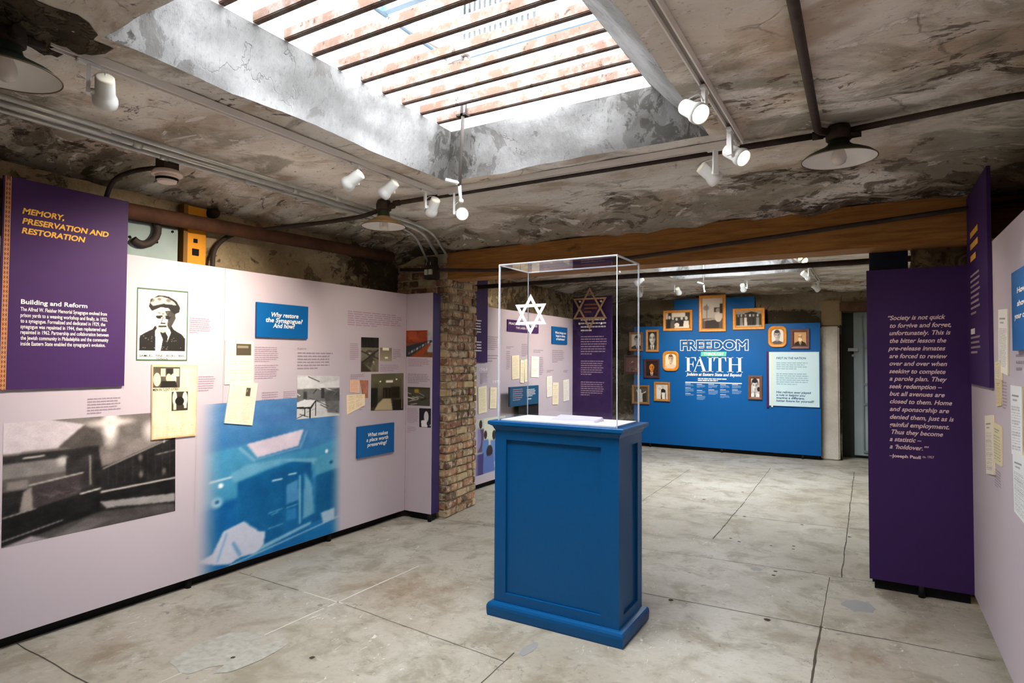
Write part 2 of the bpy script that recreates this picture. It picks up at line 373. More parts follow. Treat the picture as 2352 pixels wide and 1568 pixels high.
def floor_mat():
    n = NT('stained_concrete'); big = n.noise(.9, 6, .55); mid = n.noise(3.2, 10, .65, .4); fine = n.noise(30, 6, .7)
    c = n.mix(n.ramp(big, [(.35, 0), (.65, 1)]), (188, 182, 168), (164, 155, 138))
    c = n.mix(n.ramp(mid, [(.48, 0), (.62, .7)]), c, (138, 128, 109))
    c = n.mix(n.ramp(n.noise(5, 10, .7, .8, vec=n.mapping(loc=(9, 2, 0))), [(.56, 0), (.68, .6)]), c, (200, 195, 184))
    c = n.mix(n.ramp(n.noise(2.1, 8, .7, .5, vec=n.mapping(loc=(3, 7, 0))), [(.6, 0), (.72, .45)]), c, (146, 112, 78))
    c = n.mix(n.ramp(fine, [(.3, .3), (.5, 0)]), c, (120, 112, 100))
    c = n.mix(n.ramp(n.noise(14, 3, .5, .2, vec=n.mapping(loc=(1, 1, 0))), [(.68, 0), (.73, .6)]), c, (98, 92, 84))
    c = n.mix(n.math('MULTIPLY', n.cracks(.55, .004, .9), .45), c, (90, 82, 70))
    fl = n.math('MULTIPLY', n.ramp(n.noise(22, 5, .7, 1.2, vec=n.mapping(scale=(1, .45, 1), rot=(0, 0, .6))), [(.62, 0), (.66, .8)]), n.ramp(n.noise(1.5, 4, .5, vec=n.mapping(loc=(6, 1, 0))), [(.5, 0), (.6, 1)])); c = n.mix(fl, c, (224, 220, 210))
    fd = n.math('MULTIPLY', n.ramp(n.noise(9, 8, .7, .6, vec=n.mapping(loc=(2, 9, 0))), [(.57, 0), (.63, .55)]), n.ramp(n.noise(1.2, 4, .5, vec=n.mapping(loc=(8, 4, 0))), [(.48, 0), (.6, 1)])); c = n.mix(fd, c, (126, 114, 96))
    st = n.attr('stain'); c = n.mix(n.math('MULTIPLY', n.math('MULTIPLY', st, n.ramp(n.noise(7, 8, .7), [(.35, .2), (.6, 1)])), .7), c, (128, 98, 70))
    n.finish(c, .5, n.math('ADD', n.math('MULTIPLY', fine, .2), mid), .18, .006, .35)
    n.link(n.ramp(mid, [(.4, .38), (.65, .62)]), n.b.inputs['Roughness']); return n.m
M_floor = floor_mat()
def fst(p):
    s = 0
    for cx, cy, r, a in ((-2.75, 3.25, .45, .9), (-2.4, 2.95, .3, .5), (-.05, 3.75, .3, .7), (-3.3, 2.3, .3, .4), (-3.55, 1.75, .2, .6), (.1, 4.3, .25, .4)):
        d = math.hypot(p[0]-cx, p[1]-cy)/r; s = max(s, a*(1-sstep(.3, 1.2, d)))
    return s
floor = struct(surface('floor', lambda u, v: (-4.6+5.9*u, -1.5+13.3*v, 0), 60, 130, M_floor, stain=fst, smooth=False))
M_joint = mat('joint_dirt', (82, 74, 62), .9); M_jlight = mat('joint_filler', (214, 208, 196), .9); M_hole = mat('drill_hole_dirt', (66, 58, 50), .9)
def joint(a, b, w, m):
    mb = MB(); a, b = V((*a, .0012)), V((*b, .0012)); n = max(2, int((b-a).length/.06)); d = (b-a).normalized(); s = V((-d.y, d.x, 0)); L = []
    for k in range(n+1):
        p = a.lerp(b, k/n) + s*fbm(a.lerp(b, k/n)*3, 1)*.006; ww = w*(.6+.8*abs(fbm(p*9)))
        L.append((p - s*ww/2, p + s*ww/2))
    for k in range(n): mb.face([L[k][0], L[k+1][0], L[k+1][1], L[k][1]])
    mb.build('slab_joint', m, floor, fix=False)
for a, b, w, m in (((-4.05, 1.54), (-2.2, 1.52), .009, M_joint), ((-4.0, 2.866), (-3.35, 2.86), .006, M_joint), ((-3.3, 2.86), (-2.93, 2.855), .014, M_jlight), ((-2.9, 2.85), (-1.66, 2.75), .005, M_joint),
                   ((-1.4, 4.03), (.55, 4.1), .007, M_joint), ((-3.72, 4.82), (.0, 5.09), .007, M_joint), ((-3.2, 6.36), (.9, 6.66), .008, M_joint), ((-2.97, 3.66), (-2.977, 2.77), .016, M_jlight),
                   ((-2.978, 2.74), (-2.98, 2.28), .013, M_jlight), ((-2.98, 2.0), (-2.975, 1.2), .006, M_jlight), ((-1.665, 2.86), (-1.625, 2.2), .008, M_joint), ((-.262, 2.6), (-.272, 4.09), .013, M_joint), ((-.272, 4.09), (-.275, 5.03), .006, M_joint),
                   ((-.2, 5.07), (-.218, 9.92), .011, M_joint), ((-1.215, 5.56), (-1.225, 7.2), .012, M_joint), ((-1.23, 7.24), (-1.276, 9.62), .008, M_joint), ((-2.21, 6.62), (-2.262, 8.9), .008, M_joint), ((-3.2, 5.2), (-3.2, 8.3), .007, M_joint)):
    joint(a, b, w, m)
def blot(x, y, rx, ry, m, name='floor_blot', seed=0, z=.0016):
    mb = MB(); n = 18; mb.face([(x + math.cos(t)*rx*(1+.35*mnoise.noise(V((math.cos(t)*2, math.sin(t)*2, seed)))), y + math.sin(t)*ry*(1+.35*mnoise.noise(V((math.cos(t)*2, math.sin(t)*2, seed)))), z) for t in [2*math.pi*k/n for k in range(n)]])
    mb.build(name, m, floor, fix=False)
M_patch = mat('cement_patch', (172, 168, 156), .85, vary=.2, scale=26, bump=.5)
blot(-3.03, 2.07, .17, .24, M_patch, 'cement_patch', 3, .0013)
blot(-2.82, 2.12, .07, .2, M_patch, 'cement_patch', 8, .0019)
for k, (px, py, r) in enumerate(((1738, 1307, .045), (1781, 1312, .014), (1777, 1321, .014), (1541, 1378, .016), (1762, 1423, .02), (1710, 1186, .016), (1678, 1236, .014), (1698, 1244, .014), (1823, 1254, .014), (1822, 1261, .012), (1771, 1253, .012), (1951, 1233, .016), (1842, 1205, .014), (717, 1510, .014), (1617, 1147, .02), (535, 1510, .012), (1706, 1130, .016))):
    p = on('z', 0, px, py); blot(p.x, p.y, r, r, M_hole if r < .04 else mat('metal_floor_disc', (150, 146, 142), .5), 'floor_hole' if r < .04 else 'floor_disc', k)
M_grey = mat('grey_floor_stain', (150, 148, 146), .6)
for k, (px, py, rx, ry) in enumerate(((1972, 1392, .1, .1), (1215, 1490, .03, .09))):
    p = on('z', 0, px, py); blot(p.x, p.y, rx, ry, M_grey, 'floor_stain', k+40, .0014)

# ceiling with the two roof openings
ZC = 2.77
def ceilz(x, y):
    z = ZC + .018*fbm((x, y, 0), 1.1) + .006*fbm((x, y, 4), 5)
    z -= .09*sstep(-3.8, -4.3, x) + .05*sstep(.3, .9, x)
    if y < 5.2: z -= .13*sstep(4.25, 4.9, y) - .05*fbm((x*2.4, y*3.2, 7), 1)*sstep(4.0, 4.6, y)
    else: z -= .1*sstep(10.5, 11.1, y)
    return z
def ceil_stain_shade(p):
    x, y, z = p
    s = .4*sstep(-3.3, -3.9, x) + .38*sstep(3.9, 4.7, y)*(y < 5.2) + .35*sstep(-.1, .8, x) + .3*sstep(9.8, 10.6, y)  # more stain towards the walls; at the right wall partly shade put into colour
    s -= .25*(1-sstep(0, .55, min(abs(x+2.8), abs(y-3.7))))
    return max(-.3, min(1.1, s + .3*fbm(p, .9)))
def grid_ceiling(name, xs, ys, hole, m):
    def lst(br, st):
        out = []
        for a, b in zip(br[:-1], br[1:]):
            n = max(1, int(round((b-a)/st))); out += [a + (b-a)*k/n for k in range(n)]
        return out + [br[-1]]
    X = lst(xs, .055); Y = lst(ys, .055); nx, ny = len(X)-1, len(Y)-1
    def fn(u, v):
        x, y = X[int(round(u*nx))], Y[int(round(v*ny))]; return (x, y, ceilz(x, y))
    sk = lambda i, j: hole[0]-1e-6 <= X[i] and X[i+1] <= hole[1]+1e-6 and hole[2]-1e-6 <= Y[j] and Y[j+1] <= hole[3]+1e-6
    return struct(surface(name, fn, nx, ny, m, stain=ceil_stain_shade, skip=sk))
def reveal(ceil, b, t, zt, name='skylight_reveal'):
    bx0, bx1, by0, by1 = b; tx0, tx1, ty0, ty1 = t
    B = [(bx0, by0), (bx0, by1), (bx1, by1), (bx1, by0)]; T = [(tx0, ty0), (tx0, ty1), (tx1, ty1), (tx1, ty0)]
    for k in range(4):
        b0, b1, t0, t1 = B[k], B[(k+1) % 4], T[k], T[(k+1) % 4]
        nrm = (V((t0[0]-b0[0], t0[1]-b0[1], zt-ZC))).cross(V((b1[0]-b0[0], b1[1]-b0[1], 0))).normalized()
        def fn(u, v):
            x, y = b0[0]+(b1[0]-b0[0])*u, b0[1]+(b1[1]-b0[1])*u; p = V((x, y, ceilz(x, y))); q = V((t0[0]+(t1[0]-t0[0])*u, t0[1]+(t1[1]-t0[1])*u, zt))
            r = p.lerp(q, v); return r + nrm*(fbm(r, 2.2)*.02 + fbm(r, 9)*.006)*min(1, 6*v*(1-v))*min(1, 12*u*(1-u))
        def stn(p):                                  # darker towards the corners, plus random variation
            d = min(math.hypot(p[0]-x, p[1]-y) for x, y in B + T); return .42*(1-sstep(.03, .3, d)) - .02 + .3*fbm(p, 1.5)
        surface(name, fn, 40, 10, M_reveal, ceil, stn)
def shaft(ceil, t, z0, z1):
    x0, x1, y0, y1 = t; mb = MB(); c = [(x0, y0), (x1, y0), (x1, y1), (x0, y1)]; o = [(x0-.12, y0-.12), (x1+.12, y0-.12), (x1+.12, y1+.12), (x0-.12, y1+.12)]
    for k in range(4):
        a, b, p, q = c[k], c[(k+1) % 4], o[k], o[(k+1) % 4]
        mb.hexa([(*a, z0), (*b, z0), (*q, z0), (*p, z0)], [(*a, z1), (*b, z1), (*q, z1), (*p, z1)])
    mb.build('skylight_shaft', M_shaft, ceil)
H1b, H1t = (-2.46, -.73, 1.15, 3.29), (-2.35, -1.015, 1.3, 3.19)
H2b, H2t = (-2.48, -.8, 6.75, 9.0), (-2.32, -1.02, 6.9, 8.86)
ceil = grid_ceiling('ceiling', [-4.5, H1b[0], H1b[1], 1.3], [-1.5, H1b[2], H1b[3], 5.1], H1b, M_ceil)
ceil2 = grid_ceiling('ceiling', [-4.5, H2b[0], H2b[1], 1.3], [5.1, H2b[2], H2b[3], 11.6], H2b, M_ceil)
def roof(ceil, t, z, y0, y1):                          # unseen slab around the opening, added to stop light leaking past the ceiling
    a, b, c, d = t; mb = MB()
    for p, q in (((-4.8, y0), (a-.02, y1)), ((b+.02, y0), (1.5, y1)), ((a-.02, y0), (b+.02, c-.02)), ((a-.02, d+.02), (b+.02, y1))): mb.box((*p, z), (*q, z+.14))
    mb.build('leak_stop_slab', M_pier, ceil)
roof(ceil, H1t, 3.062, -1.8, 5.1); roof(ceil2, H2t, 3.002, 5.1, 11.9)
reveal(ceil, H1b, H1t, 3.06); reveal(ceil2, H2b, H2t, 3.0)
shaft(ceil, H1t, 3.058, 3.5); shaft(ceil2, H2t, 2.998, 3.4)

# patch where the plaster has fallen and bare rubble shows
M_rubble = plaster('bare_rubble', (116, 104, 86), (92, 82, 66), (34, 30, 26), (66, 58, 48), .5, 9, crack=.3, strength=1)
bm = bmesh.new(); cx_, cy_ = -2.585, .93; rows_ = []
for j in range(15):
    row_ = []
    for i in range(40):
        t = 2*math.pi*i/40; r = j/14*(.25 + .09*mnoise.noise(V((math.cos(t)*1.7, math.sin(t)*1.7, 3))) + .05*mnoise.noise(V((math.cos(t)*5, math.sin(t)*5, 8)))); x, y = cx_+r*math.cos(t)*.75, cy_+r*math.sin(t)*1.1
        row_.append(bm.verts.new((x, y, ceilz(x, y) - .004 - (1-(j/14)**6)*(.02 + .035*fbm((x, y, 2), 9)))))
    rows_.append(row_)
for j in range(14):
    for i in range(40):
        f = bm.faces.new((rows_[j][i], rows_[j][(i+1) % 40], rows_[j+1][(i+1) % 40], rows_[j+1][i])); f.smooth = True
me = bpy.data.meshes.new('rubble_patch'); bm.to_mesh(me); bm.free(); link('rubble_patch', me, M_rubble, ceil)
# roof windows: metal frame, glazing bar and pane
def glassmat(name, tint=(1, 1, 1), gloss=.06, edge=False):
    m = bpy.data.materials.new(name); m.use_nodes = True; t = m.node_tree; t.nodes.clear()
    o = t.nodes.new('ShaderNodeOutputMaterial'); tr = t.nodes.new('ShaderNodeBsdfTransparent'); tr.inputs[0].default_value = (*tint, 1)
    g = t.nodes.new('ShaderNodeBsdfGlossy'); g.inputs['Roughness'].default_value = 0.01; mx = t.nodes.new('ShaderNodeMixShader')
    f = t.nodes.new('ShaderNodeFresnel'); f.inputs[0].default_value = 1.49; ge = t.nodes.new('ShaderNodeNewGeometry'); k = t.nodes.new('ShaderNodeMath'); k.operation = 'SUBTRACT'; k.inputs[0].default_value = 1; k2 = t.nodes.new('ShaderNodeMath'); k2.operation = 'MULTIPLY'
    t.links.new(ge.outputs['Backfacing'], k.inputs[1]); t.links.new(f.outputs[0], k2.inputs[0]); t.links.new(k.outputs[0], k2.inputs[1]); t.links.new(k2.outputs[0], mx.inputs[0])
    t.links.new(tr.outputs[0], mx.inputs[1]); t.links.new(g.outputs[0], mx.inputs[2]); t.links.new(mx.outputs[0], o.inputs[0]); return m
M_pane = glassmat('roof_glass', (.97, .99, 1)); M_acryl = glassmat('clear_acrylic', (.985, .985, .99))
M_wframe = mat('pale_window_paint', (72, 92, 106), .5)
for n, (t, z) in enumerate(((H1t, 3.5), (H2t, 3.4))):
    x0, x1, y0, y1 = t; mb = MB(); w = .03
    for a, b in (((x0-.1, y0-.1), (x0+w, y1+.1)), ((x1-w, y0-.1), (x1+.1, y1+.1)), ((x0, y0-.1), (x1, y0+w)), ((x0, y1-w), (x1, y1+.1))): mb.box((*a, z), (*b, z+.05))
    win = struct(mb.build('window_%d' % (n+1), M_wframe)); mb = MB(); mb.box((x0-.05, y0-.05, z+.055), (x1+.05, y1+.05, z+.061)); mb.build('pane', M_pane, win)
    mb = MB(); mb.box((x0, y0+1.2, z+.002), (x1, y0+1.24, z+.05)); mb.build('glazing_bar', M_wframe, win)

# walls
def wall(name, fn, nu, nv, m, st=lambda p: .2+.3*fbm(p, .8)): return struct(surface(name, fn, nu, nv, m, stain=st))
wall('wall_left', lambda u, v: (-4.28 + .05*fbm((0, -1.5+6.5*u, 3.1*v), 2.4) + .015*fbm((1, -1.5+6.5*u, 3.1*v), 9), -1.5+6.5*u, 3.1*v), 150, 66, M_wall, lambda p: .55*sstep(2.6, 2.45, p[2]) * 0 + .5*sstep(3.4, 4.7, p[1]) - .1 + .3*fbm(p, 1))
wall('wall_right', lambda u, v: (.86 + .04*fbm((0, -1.5+6.5*u, 3.1*v), 2.4), 5-6.5*u, 3.1*v), 60, 40, M_dark)
wall('wall_near', lambda u, v: (1.1-5.6*u, -1.3 + .03*fbm((u*5, 0, v*3), 2), 3.1*v), 40, 30, M_wall)
wall('wall_far', lambda u, v: (-4.6+4.2*u if u < 1 else -.4, 11.0 + .07*fbm((5*u, 0, 3.1*v), 1.6) + .03*fbm((5*u, 2, 3.1*v), 5) + .06*sstep(2.1, 2.5, 3.1*v)*0, 3.1*v), 80, 60, M_dark, lambda p: .15 + .35*sstep(2.6, 2.3, p[2]) - .55*sstep(2.36, 2.44, p[2]) + .3*fbm(p, 1))
wall('wall_far_left', lambda u, v: (-4.36 + .05*fbm((0, 6*u, 3.1*v), 2), 5.0+6.6*u, 3.1*v), 80, 50, M_wall)
wall('wall_far_right', lambda u, v: (1.15, 11.8-7*u, 3.1*v), 20, 14, M_dark)

# back wall: brick pier, stone pier and the masonry over the opening
mb = MB(); mb.box((-4.5, 4.9, 0), (-3.8, 5.46, 3.0)); back = struct(mb.build('wall_back', M_wall)); mb = MB(); mb.box((-4.5, 5.0, 2.67), (1.3, 5.47, 3.05)); struct(mb.build('wall_back', M_wall)); mb = MB(); mb.box((.3, 5.12, 0), (1.3, 5.47, 3.0)); back2 = struct(mb.build('wall_back', M_wall))
def brickmat():
    n = NT('old_brick'); a = n.new('ShaderNodeVertexColor'); a.layer_name = 'ink'
    f = n.noise(14, 8, .7); c = n.mix(n.ramp(f, [(.5, 0), (.58, .7)]), a.outputs['Color'], (214, 200, 176)); c = n.mix(n.ramp(n.noise(9, 6, .6, vec=n.mapping(loc=(3, 1, 2))), [(.58, 0), (.66, .5)]), c, (92, 80, 70))
    return n.finish(c, .9, n.noise(30, 6, .7), .6, .012, .1)
M_brick = brickmat(); M_mortar = plaster('lime_mortar', (214, 200, 172), (186, 172, 146), (96, 86, 70), (120, 106, 84), .58, 6, crack=.2, strength=.8)
mb = MB(); mb.hexa([(-4.3, 4.87, 0), (-3.63, 4.87, 0), (-3.7, 5.48, 0), (-4.3, 5.48, 0)], [(-4.3, 4.87, 2.62), (-3.63, 4.87, 2.62), (-3.7, 5.48, 2.62), (-4.3, 5.48, 2.62)]); mb.build('mortar_bed', M_mortar, back)
bm = bmesh.new(); lay = bm.loops.layers.float_color.new('ink'); tones = [(158, 126, 100), (140, 104, 84), (176, 146, 114), (164, 144, 116), (196, 174, 138), (118, 96, 80), (176, 134, 106), (152, 118, 96)]
z = .01; row = 0
while z < 2.5:
    h = .062 + random.random()*.008; p = (-.12 if row % 2 else 0)
    while p < .9:                                       # runs along the front face then along the end face
        L = random.choice((.2, .2, .1)) + random.random()*.02; c = lin(random.choice(tones))
        for side in (0, 1):
            if side == 0: a0, a1 = -4.3+p, -4.3+p+L; q = [(a0, 4.852+random.random()*.012), (min(a1, -3.615), 4.852+random.random()*.012)]; back_off = V((0, .05, 0))
            else:
                if p > .62: continue
                a0, a1 = 4.862+max(p, 0), min(4.862+p+L, 5.49); xo = lambda y: -3.61-.115*(y-4.87) + (random.random()-.5)*.016; q = [(xo(a0), a0), (xo(a1), a1)]; back_off = V((-.05, 0, 0))
            if side == 0 and a0 > -3.64 or q[1][1]-q[0][1] + q[1][0]-q[0][0] < .02: continue
            (ax, ay), (bx, by) = q; j = lambda: (random.random()-.5)*.008
            fr = [V((ax, ay, z+j())), V((bx, by, z+j())), V((bx, by, z+h+j())), V((ax, ay, z+h+j()))]; bk = [v+back_off for v in fr]
            vs = [bm.verts.new(v) for v in fr+bk]
            for f in ((0, 1, 2, 3), (3, 2, 6, 7), (1, 0, 4, 5), (1, 5, 6, 2), (4, 0, 3, 7)):
                g = bm.faces.new([vs[k] for k in f])
                for lp in g.loops: lp[lay] = (*c, 1)
        p += L + .012
    z += h + .013; row += 1
bmesh.ops.recalc_face_normals(bm, faces=bm.faces); bmesh.ops.bevel(bm, geom=[e for e in bm.edges if len(e.link_faces) == 2], offset=.007, segments=2, affect='EDGES', clamp_overlap=True)
me = bpy.data.meshes.new('brickwork'); bm.to_mesh(me); bm.free(); link('brickwork', me, M_brick, back)
M_stone = plaster('rough_stone', (150, 132, 102), (138, 120, 92), (64, 56, 44), (108, 96, 74), .58, 3, crack=.8, strength=.9)
def stone(p):                                         # field stones behind the quotation panel
    v, _ = mnoise.voronoi(V((p[0]*2.6, 0, p[2]*4.2))), 0; return .07*(1-min(1, v[0][0]*1.5))
surface('stonework', lambda u, v: (.25+1.05*u, 5.1 - stone((.2+1.1*u, 0, 1.6+1.3*v)) - .02*fbm((u*4, v*4, 0), 2), 1.6+1.3*v), 60, 60, M_stone, back2, lambda p: .2)
surface('stonework', lambda u, v: (.27 - stone((u*1.3, 0, 1.6+1.3*v))*.4, 5.5-.4*u, 1.6+1.3*v), 16, 40, M_stone, back2, lambda p: .2)

# timber lintel beam over the opening
n = NT('sawn_timber'); v = n.mapping(scale=(1.2, 14, 14)); g = n.noise(3, 8, .6, .6, vec=v)
c = n.mix(n.ramp(g, [(.35, 0), (.7, 1)]), (172, 120, 64), (134, 88, 46)); c = n.mix(n.ramp(n.noise(2.2, 4, .5, .2, vec=n.mapping(scale=(1.5, 3, 3))), [(.64, 0), (.7, .7)]), c, (66, 40, 20))
M_timber = n.finish(c, .7, g, .2, .004, .2)
mb = MB(); mb.hexa([(-3.62, 4.86, 2.36), (.84, 4.84, 2.355), (.84, 5.11, 2.355), (-3.62, 5.11, 2.36)], [(-3.62, 4.86, 2.627), (.84, 4.84, 2.664), (.84, 5.11, 2.664), (-3.62, 5.11, 2.627)])
tag(mb.build('timber_beam', M_timber, bevel=.006), 'long brown timber beam spanning the wide opening between two rooms', 'beam')

# far pier, door recess and grey door
mb = MB(); mb.box((-.70, 10.9, 0), (-.43, 11.5, 2.12)); pier = struct(mb.build('trim_1', M_pier, bevel=.02)); mb = MB(); mb.box((-.68, 10.93, 2.12), (-.40, 11.5, 2.55)); mb.build('stone_block', M_stone, pier, .02)
mb = MB(); mb.box((-.55, 11.0, 2.5), (1.2, 11.5, 3.05)); struct(mb.build('wall_far', M_dark))
M_lint = mat('weathered_lintel_wood', (92, 66, 48), .8, vary=.4, scale=9)
mb = MB(); mb.box((-.46, 10.94, 2.36), (1.0, 11.5, 2.5)); tag(mb.build('door_lintel', M_lint, bevel=.01), 'short weathered wood lintel above the grey door in the far room', 'beam')
M_door = mat('grey_door_paint', (158, 170, 174), .6, vary=.15, scale=3); M_dgap = mat('dark_door_jamb', (62, 66, 66), .7)
mb = MB(); mb.box((-.43, 11.42, 0), (1.0, 11.5, 2.4)); door = struct(mb.build('door_1', M_dgap))
mb = MB(); mb.box((-.24, 11.36, .05), (.9, 11.415, 2.36)); dl = mb.build('door_leaf', M_door, door)
mb = MB()
for z0 in (.1, .86, 1.18, 1.76): mb.box((-.1, 11.335, z0), (.8, 11.36, z0+.035))
mb.box((-.12, 11.335, .1), (-.1, 11.36, 2.3)); mb.build('door_rail', mat('door_rail_paint', (128, 140, 144), .6), door)
mb = MB(); mb.box((-.32, 11.30, 1.73), (-.18, 11.36, 1.78)); mb.lathe([(.02, 0), (.02, .05)], (-.25, 11.36, 1.66), (0, -1, 0), 12); mb.build('door_latch', mat('steel_latch', (170, 174, 176), .35, .8), door)

# tower seen through the roof glass
M_fac = mat('white_tower_wall', (245, 246, 248), .8); M_slat = mat('grey_grille_slat', (40, 47, 51), .6); M_void = mat('dark_grille_void', (10, 12, 16), .9); M_twin = mat('tower_window_glass', (30, 40, 60), .2)
TP = Plane('y', 12.6, (0, -1, 0)); tower = thing('building_tower', 'white tower with a slatted grille seen above through the roof grating', 'building', (-6, 13.5, 0))
mb = MB(); mb.box((-14, 12.6, 3.3), (3, 14.5, 16)); mb.build('tower_wall', M_fac, tower)
mb = MB(); a = TP.at(1062, 96, .02); b = TP.at(1232, 42, .02); mb.box((a.x, 12.55, a.z), (b.x, 12.62, a.z+3)); gr = mb.build('grille_back', M_void, tower)
mb = MB(); k = 0; x = a.x
while x < b.x: mb.box((x, 12.5, a.z), (x+(b.x-a.x)/14*.55, 12.56, a.z+3)); x += (b.x-a.x)/14
mb.build('grille_slats', M_slat, tower)
mb = MB()
for k in range(8): mb.box((a.x, 12.48, a.z + .14 + k*.42), (b.x, 12.5, a.z + .2 + k*.42))
mb.build('grille_rail', M_fac, tower)
a = TP.at(1267, 30, .02); b = TP.at(1400, -10, .02); mb = MB(); mb.box((a.x, 12.56, a.z), (b.x, 12.62, a.z+2.4)); mb.build('window_glass', M_twin, tower)
mb = MB(); mb.box((a.x, 12.5, a.z+.3), (b.x, 12.57, a.z+.42)); mb.build('window_bar', M_fac, tower)
a = TP.at(1006, 100, .02); b = TP.at(1016, 100, .02); mb = MB(); mb.box((a.x, 12.4, 5), (b.x, 12.62, 15)); a = TP.at(1036, 60, .02); b = TP.at(1042, 60, .02); mb.box((a.x, 12.4, 5), (b.x, 12.62, 15)); mb.build('bluish_strip', mat('pale_blue_strip', (150, 190, 210), .5), tower)  # bluish upright strips standing in for a tilted window sash

# iron bars across the roof opening
n = NT('rusty_bar'); f = n.noise(9, 10, .7); c = n.mix(n.ramp(f, [(.4, 0), (.55, 1)]), (120, 112, 106), (104, 80, 68)); c = n.mix(n.ramp(n.noise(20, 6, .7), [(.6, 0), (.66, .8)]), c, (54, 42, 36)); M_rust = n.finish(c, .8, f, .4, .004)
ORD = ['first', 'second', 'third', 'fourth', 'fifth', 'sixth', 'seventh', 'eighth', 'ninth', 'tenth', 'eleventh']
for k in range(11):
    y = 3.03 - k*.166; mb = MB(); mb.box((-2.42, y, 3.062), (-.96, y+.034, 3.112))
    tag(mb.build('skylight_bar', M_rust, bevel=.004), 'rusty iron bar across the roof opening, %s from its far end' % ORD[k], 'bar', 'iron bars across the roof opening')
# crank rod that opens the roof window
M_rod = mat('crank_rod_paint', (112, 104, 100), .5, vary=.2, scale=12); M_iron = mat('dark_iron', (58, 48, 44), .7, vary=.3, scale=15); M_white = mat('white_lamp_paint', (236, 236, 232), .4)
def crank(name, label, top, bot, clampz, small=False):
    t = thing(name, label, 'crank', bot)
    mb = MB(); mb.tube([bot, top], .011); mb.build('rod', M_rod, t)
    b = V(bot); mb = MB(); mb.tube([b+V((-.08, -.03, .045)), b+V((.0, 0, .02))], .012); mb.tube([b+V((0, 0, .02)), b+V((.01, 0, -.09))], .01); mb.lathe([(.004, -.016), (.014, -.006), (.014, .006), (.004, .016)], b+V((.015, 0, -.09))); mb.build('handle', M_white, t)
    if not small:
        mb = MB(); c = V(top); mb.lathe([(.02, -.03), (.035, -.02), (.03, -.01), (.035, 0), (.028, .012), (.034, .024), (.02, .034)], c, (0, 0, 1), 20); mb.box(c+V((-.13, -.02, -.05)), c+V((-.02, .03, .0))); mb.lathe([(.028, 0), (.028, .04)], c+V((-.12, 0, -.06)), (.3, 0, 1), 14); mb.build('gearbox', M_rod, t, .004)
        mb = MB(); mb.tube([c+V((-.1, 0, .0)), c+V((-.28, -.32, .1))], .012); mb.build('lever', M_rod, t)
        mb = MB(); mb.box((bot[0]-.02, 2.985, clampz-.02), (bot[0]+.05, 3.03, clampz-.008)); mb.box((bot[0]+.012, 2.985, clampz-.02), (bot[0]+.03, 3.03, clampz+.07)); mb.build('bracket', M_iron, t)
crank('window_crank', 'pale crank rod hanging from the roof grating, with T-handle', (-2.105, 3.0, 3.44), (-2.147, 3.0, 2.62), 3.07)
p = on('y', 8.9, 1616, 655); crank('window_crank', 'thin crank rod hanging in the far room above the blue wall', (p.x, 8.9, 3.0), (p.x, 8.9, p.z), 3, True)
# ------------------------------------------------------------------ pipes and conduits
M_cond = mat('dark_painted_conduit', (62, 50, 44), .65, vary=.35, scale=18); M_galv = mat('galvanised_conduit', (190, 192, 190), .3, .5, vary=.25, scale=9)
M_rpipe = mat('rust_brown_pipe', (92, 60, 42), .75, vary=.4, scale=8, bump=.3)
def pipe(name, label, pts, r, m, rad=.1, group=None, couple=(), cm=None):
    t = thing(name, label, 'pipe' if 'pipe' in name else 'conduit', pts[0], group)
    mb = MB(); mb.tube(elbow(pts, rad), r, 14); mb.build('tube', m, t)
    for a, b in couple:
        a, b = V(a), V(b); mb = MB(); mb.tube([a, b], r*1.3, 14); mb.build('coupling', cm or m, t)
    return t
zt = 2.735
pipe('conduit', 'dark conduit crossing the ceiling between the two green lamps and bending down the wall', [(-.06, 3.475, zt), (-3.1, 3.455, zt), (-3.34, 3.45, 2.672), (-3.75, 3.42, 2.66), (-4.02, 3.24, 2.62), (-4.2, 2.86, 2.5), (-4.21, 2.75, 2.38), (-4.2, 2.74, 1.9)], .017, M_cond, .16, couple=[((-.25, 3.475, zt), (-.2, 3.475, zt)), ((-3.02, 3.455, zt), (-3.07, 3.455, zt))])
p = on('z', 2.72, 2352, 205); pipe('conduit', 'dark conduit running from the nearer intact lamp to the dark wall corner', [(-.12, 3.48, zt), (p.x, p.y, 2.70), (.84, p.y+.03, 2.67)], .016, M_cond)
p = on('z', 2.74, 1822, 0); q = on('z', 2.74, 1862, 215); pipe('conduit', 'rust brown conduit with an elbow leading along the ceiling to the shaded lamp', [(-.17, 3.46, zt), (q.x-.005, 3.4, zt), (q.x, q.y, zt), (p.x, p.y, zt), (p.x-.01, .2, zt)], .019, M_cond, .14)
B = lambda px, py, y=4.76: on('y', y, px, py)
pipe('conduit', 'thin dark conduit fixed across the face of the timber beam', [(-4.1, 4.72, 2.47), B(960, 619), B(1145, 621), B(1453, 592), B(2169, 486), (.84, 4.76, 2.56)], .016, M_cond, .2)
for k, (px, py, ex, ey) in enumerate(((0, 222, 1028, 588), (0, 238, 1003, 583), (0, 254, 982, 600))):
    a = on('z', 2.725, px, py); x = a.x; e = B(ex, ey, 4.72)
    pts = [(x+.02, .3, 2.725), (x, 2.0, 2.725), (x, 3.75, 2.722), (x+.01, 4.2, 2.70), tuple(e)]
    cp = [((x, y, 2.725), (x, y+.05, 2.725)) for y in (1.55+.2*k, 3.1-.3*k)]
    pipe('conduit', 'galvanised conduit along the wall top, %s of three side by side' % ('nearest the light track', 'middle one', 'nearest the wall')[k], pts, (.0135, .017, .012)[k], M_galv, .25, 'galvanised conduits along the wall top', cp)
